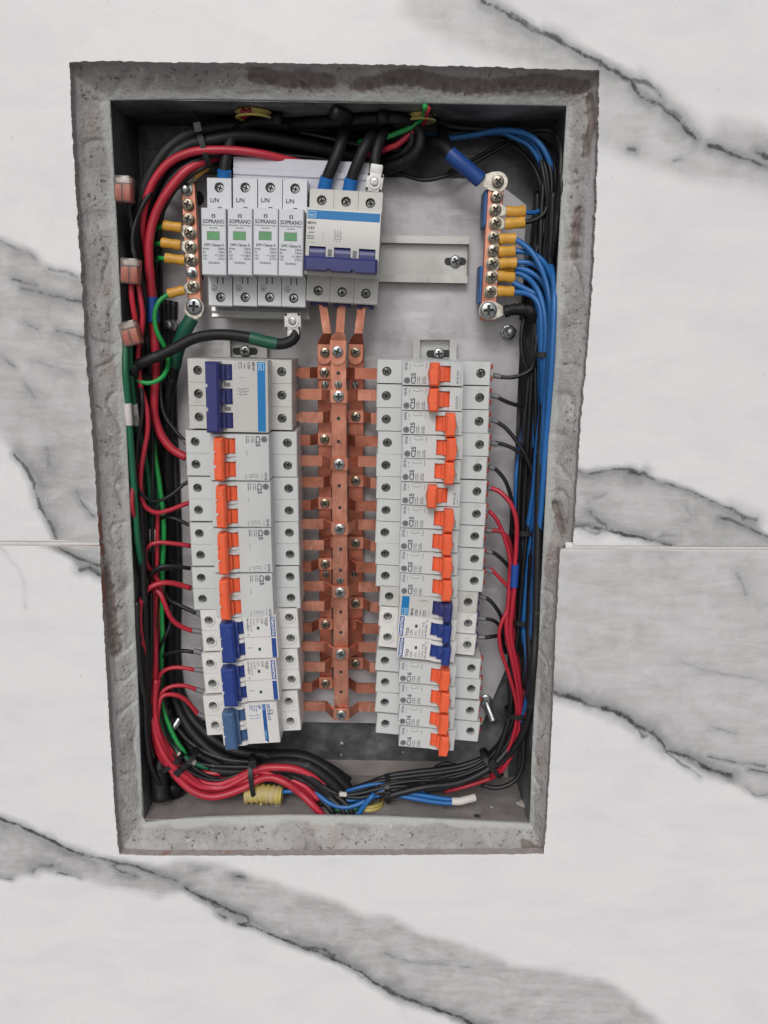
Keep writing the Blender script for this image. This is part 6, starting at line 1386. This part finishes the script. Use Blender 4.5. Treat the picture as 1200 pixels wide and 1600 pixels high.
strands('thin black wire wandering across the top of the box', BT, W_BLK, 1.6, TT, 6, 14, 8, 17)
RB = [(800, 205, 676), (842, 226, 668), (860, 270, 660), (860, 340, 660), (850, 420, 662), (838, 520, 664), (834, 620, 664), (828, 740, 664), (820, 860, 664), (816, 980, 664), (812, 1060, 662), (808, 1120, 660), (790, 1165, 658), (755, 1198, 656), (700, 1215, 654), (640, 1224, 652), (590, 1232, 650)]
strands('thin black wire woven through the right bundle', BR_, W_BLK, 1.6, RB, 8, 13, 7, 23)
BS = [(300, 1190, 660), (340, 1200, 656), (390, 1196, 652), (440, 1204, 650), (480, 1222, 648), (520, 1240, 646), (560, 1244, 646), (610, 1236, 646), (660, 1230, 648)]
strands('thin black wire crossing under the bottom bundles', BB, W_BLK, 1.8, BS, 5, 10, 6, 29)

SW = [(244, 1060, 652), (240, 1110, 648), (246, 1150, 645), (262, 1188, 642), (284, 1212, 642), (312, 1228, 643), (345, 1230, 645), (380, 1218, 648), (410, 1208, 650), (445, 1212, 650), (475, 1228, 648), (498, 1248, 646)]
strands('thin red wire among the thick ones of the bottom left sweep', RL, W_RED, 2.4, SW, 5, 12, 6, 41, 3.0)
strands('thin black wire among the reds of the bottom left sweep', BL, W_BLK, 2.0, [(x + 4, y - 3, D + 9) for x, y, D in SW], 4, 12, 4, 43, 3.0)
strands('thin red wire in the upright red bundle at lower left', RL, W_RED, 1.9, [(238, 860, 660), (238, 920, 656), (238, 980, 653), (240, 1040, 652), (238, 1090, 650), (242, 1140, 647), (260, 1186, 643), (286, 1212, 642)], 3, 9, 5, 47, 3.0)
strands('thin red wire in the upright red bundle at lower right', RR, W_RED, 1.8, [(800, 880, 658), (797, 930, 656), (794, 980, 655), (800, 1030, 656), (808, 1080, 657), (809, 1130, 658), (794, 1180, 658), (770, 1212, 660)], 2, 6, 4, 51, 3.0)

strands('thin blue wire along the top into the right bundle', UR, W_BLU, 1.7, [(668, 216, 682), (707, 214, 680), (745, 209, 676), (780, 206, 672), (808, 211, 668), (834, 226, 664), (850, 256, 663), (856, 300, 664), (854, 350, 670), (846, 420, 678)], 3, 7, 4, 61, 2.0)
strands('thin blue wire crossing at the bottom tie', BB, W_BLU, 1.8, [(480, 1222, 652), (505, 1240, 648), (535, 1250, 646), (570, 1244, 645), (605, 1236, 645), (640, 1238, 647), (668, 1240, 652)], 3, 8, 4, 67, 2.0)
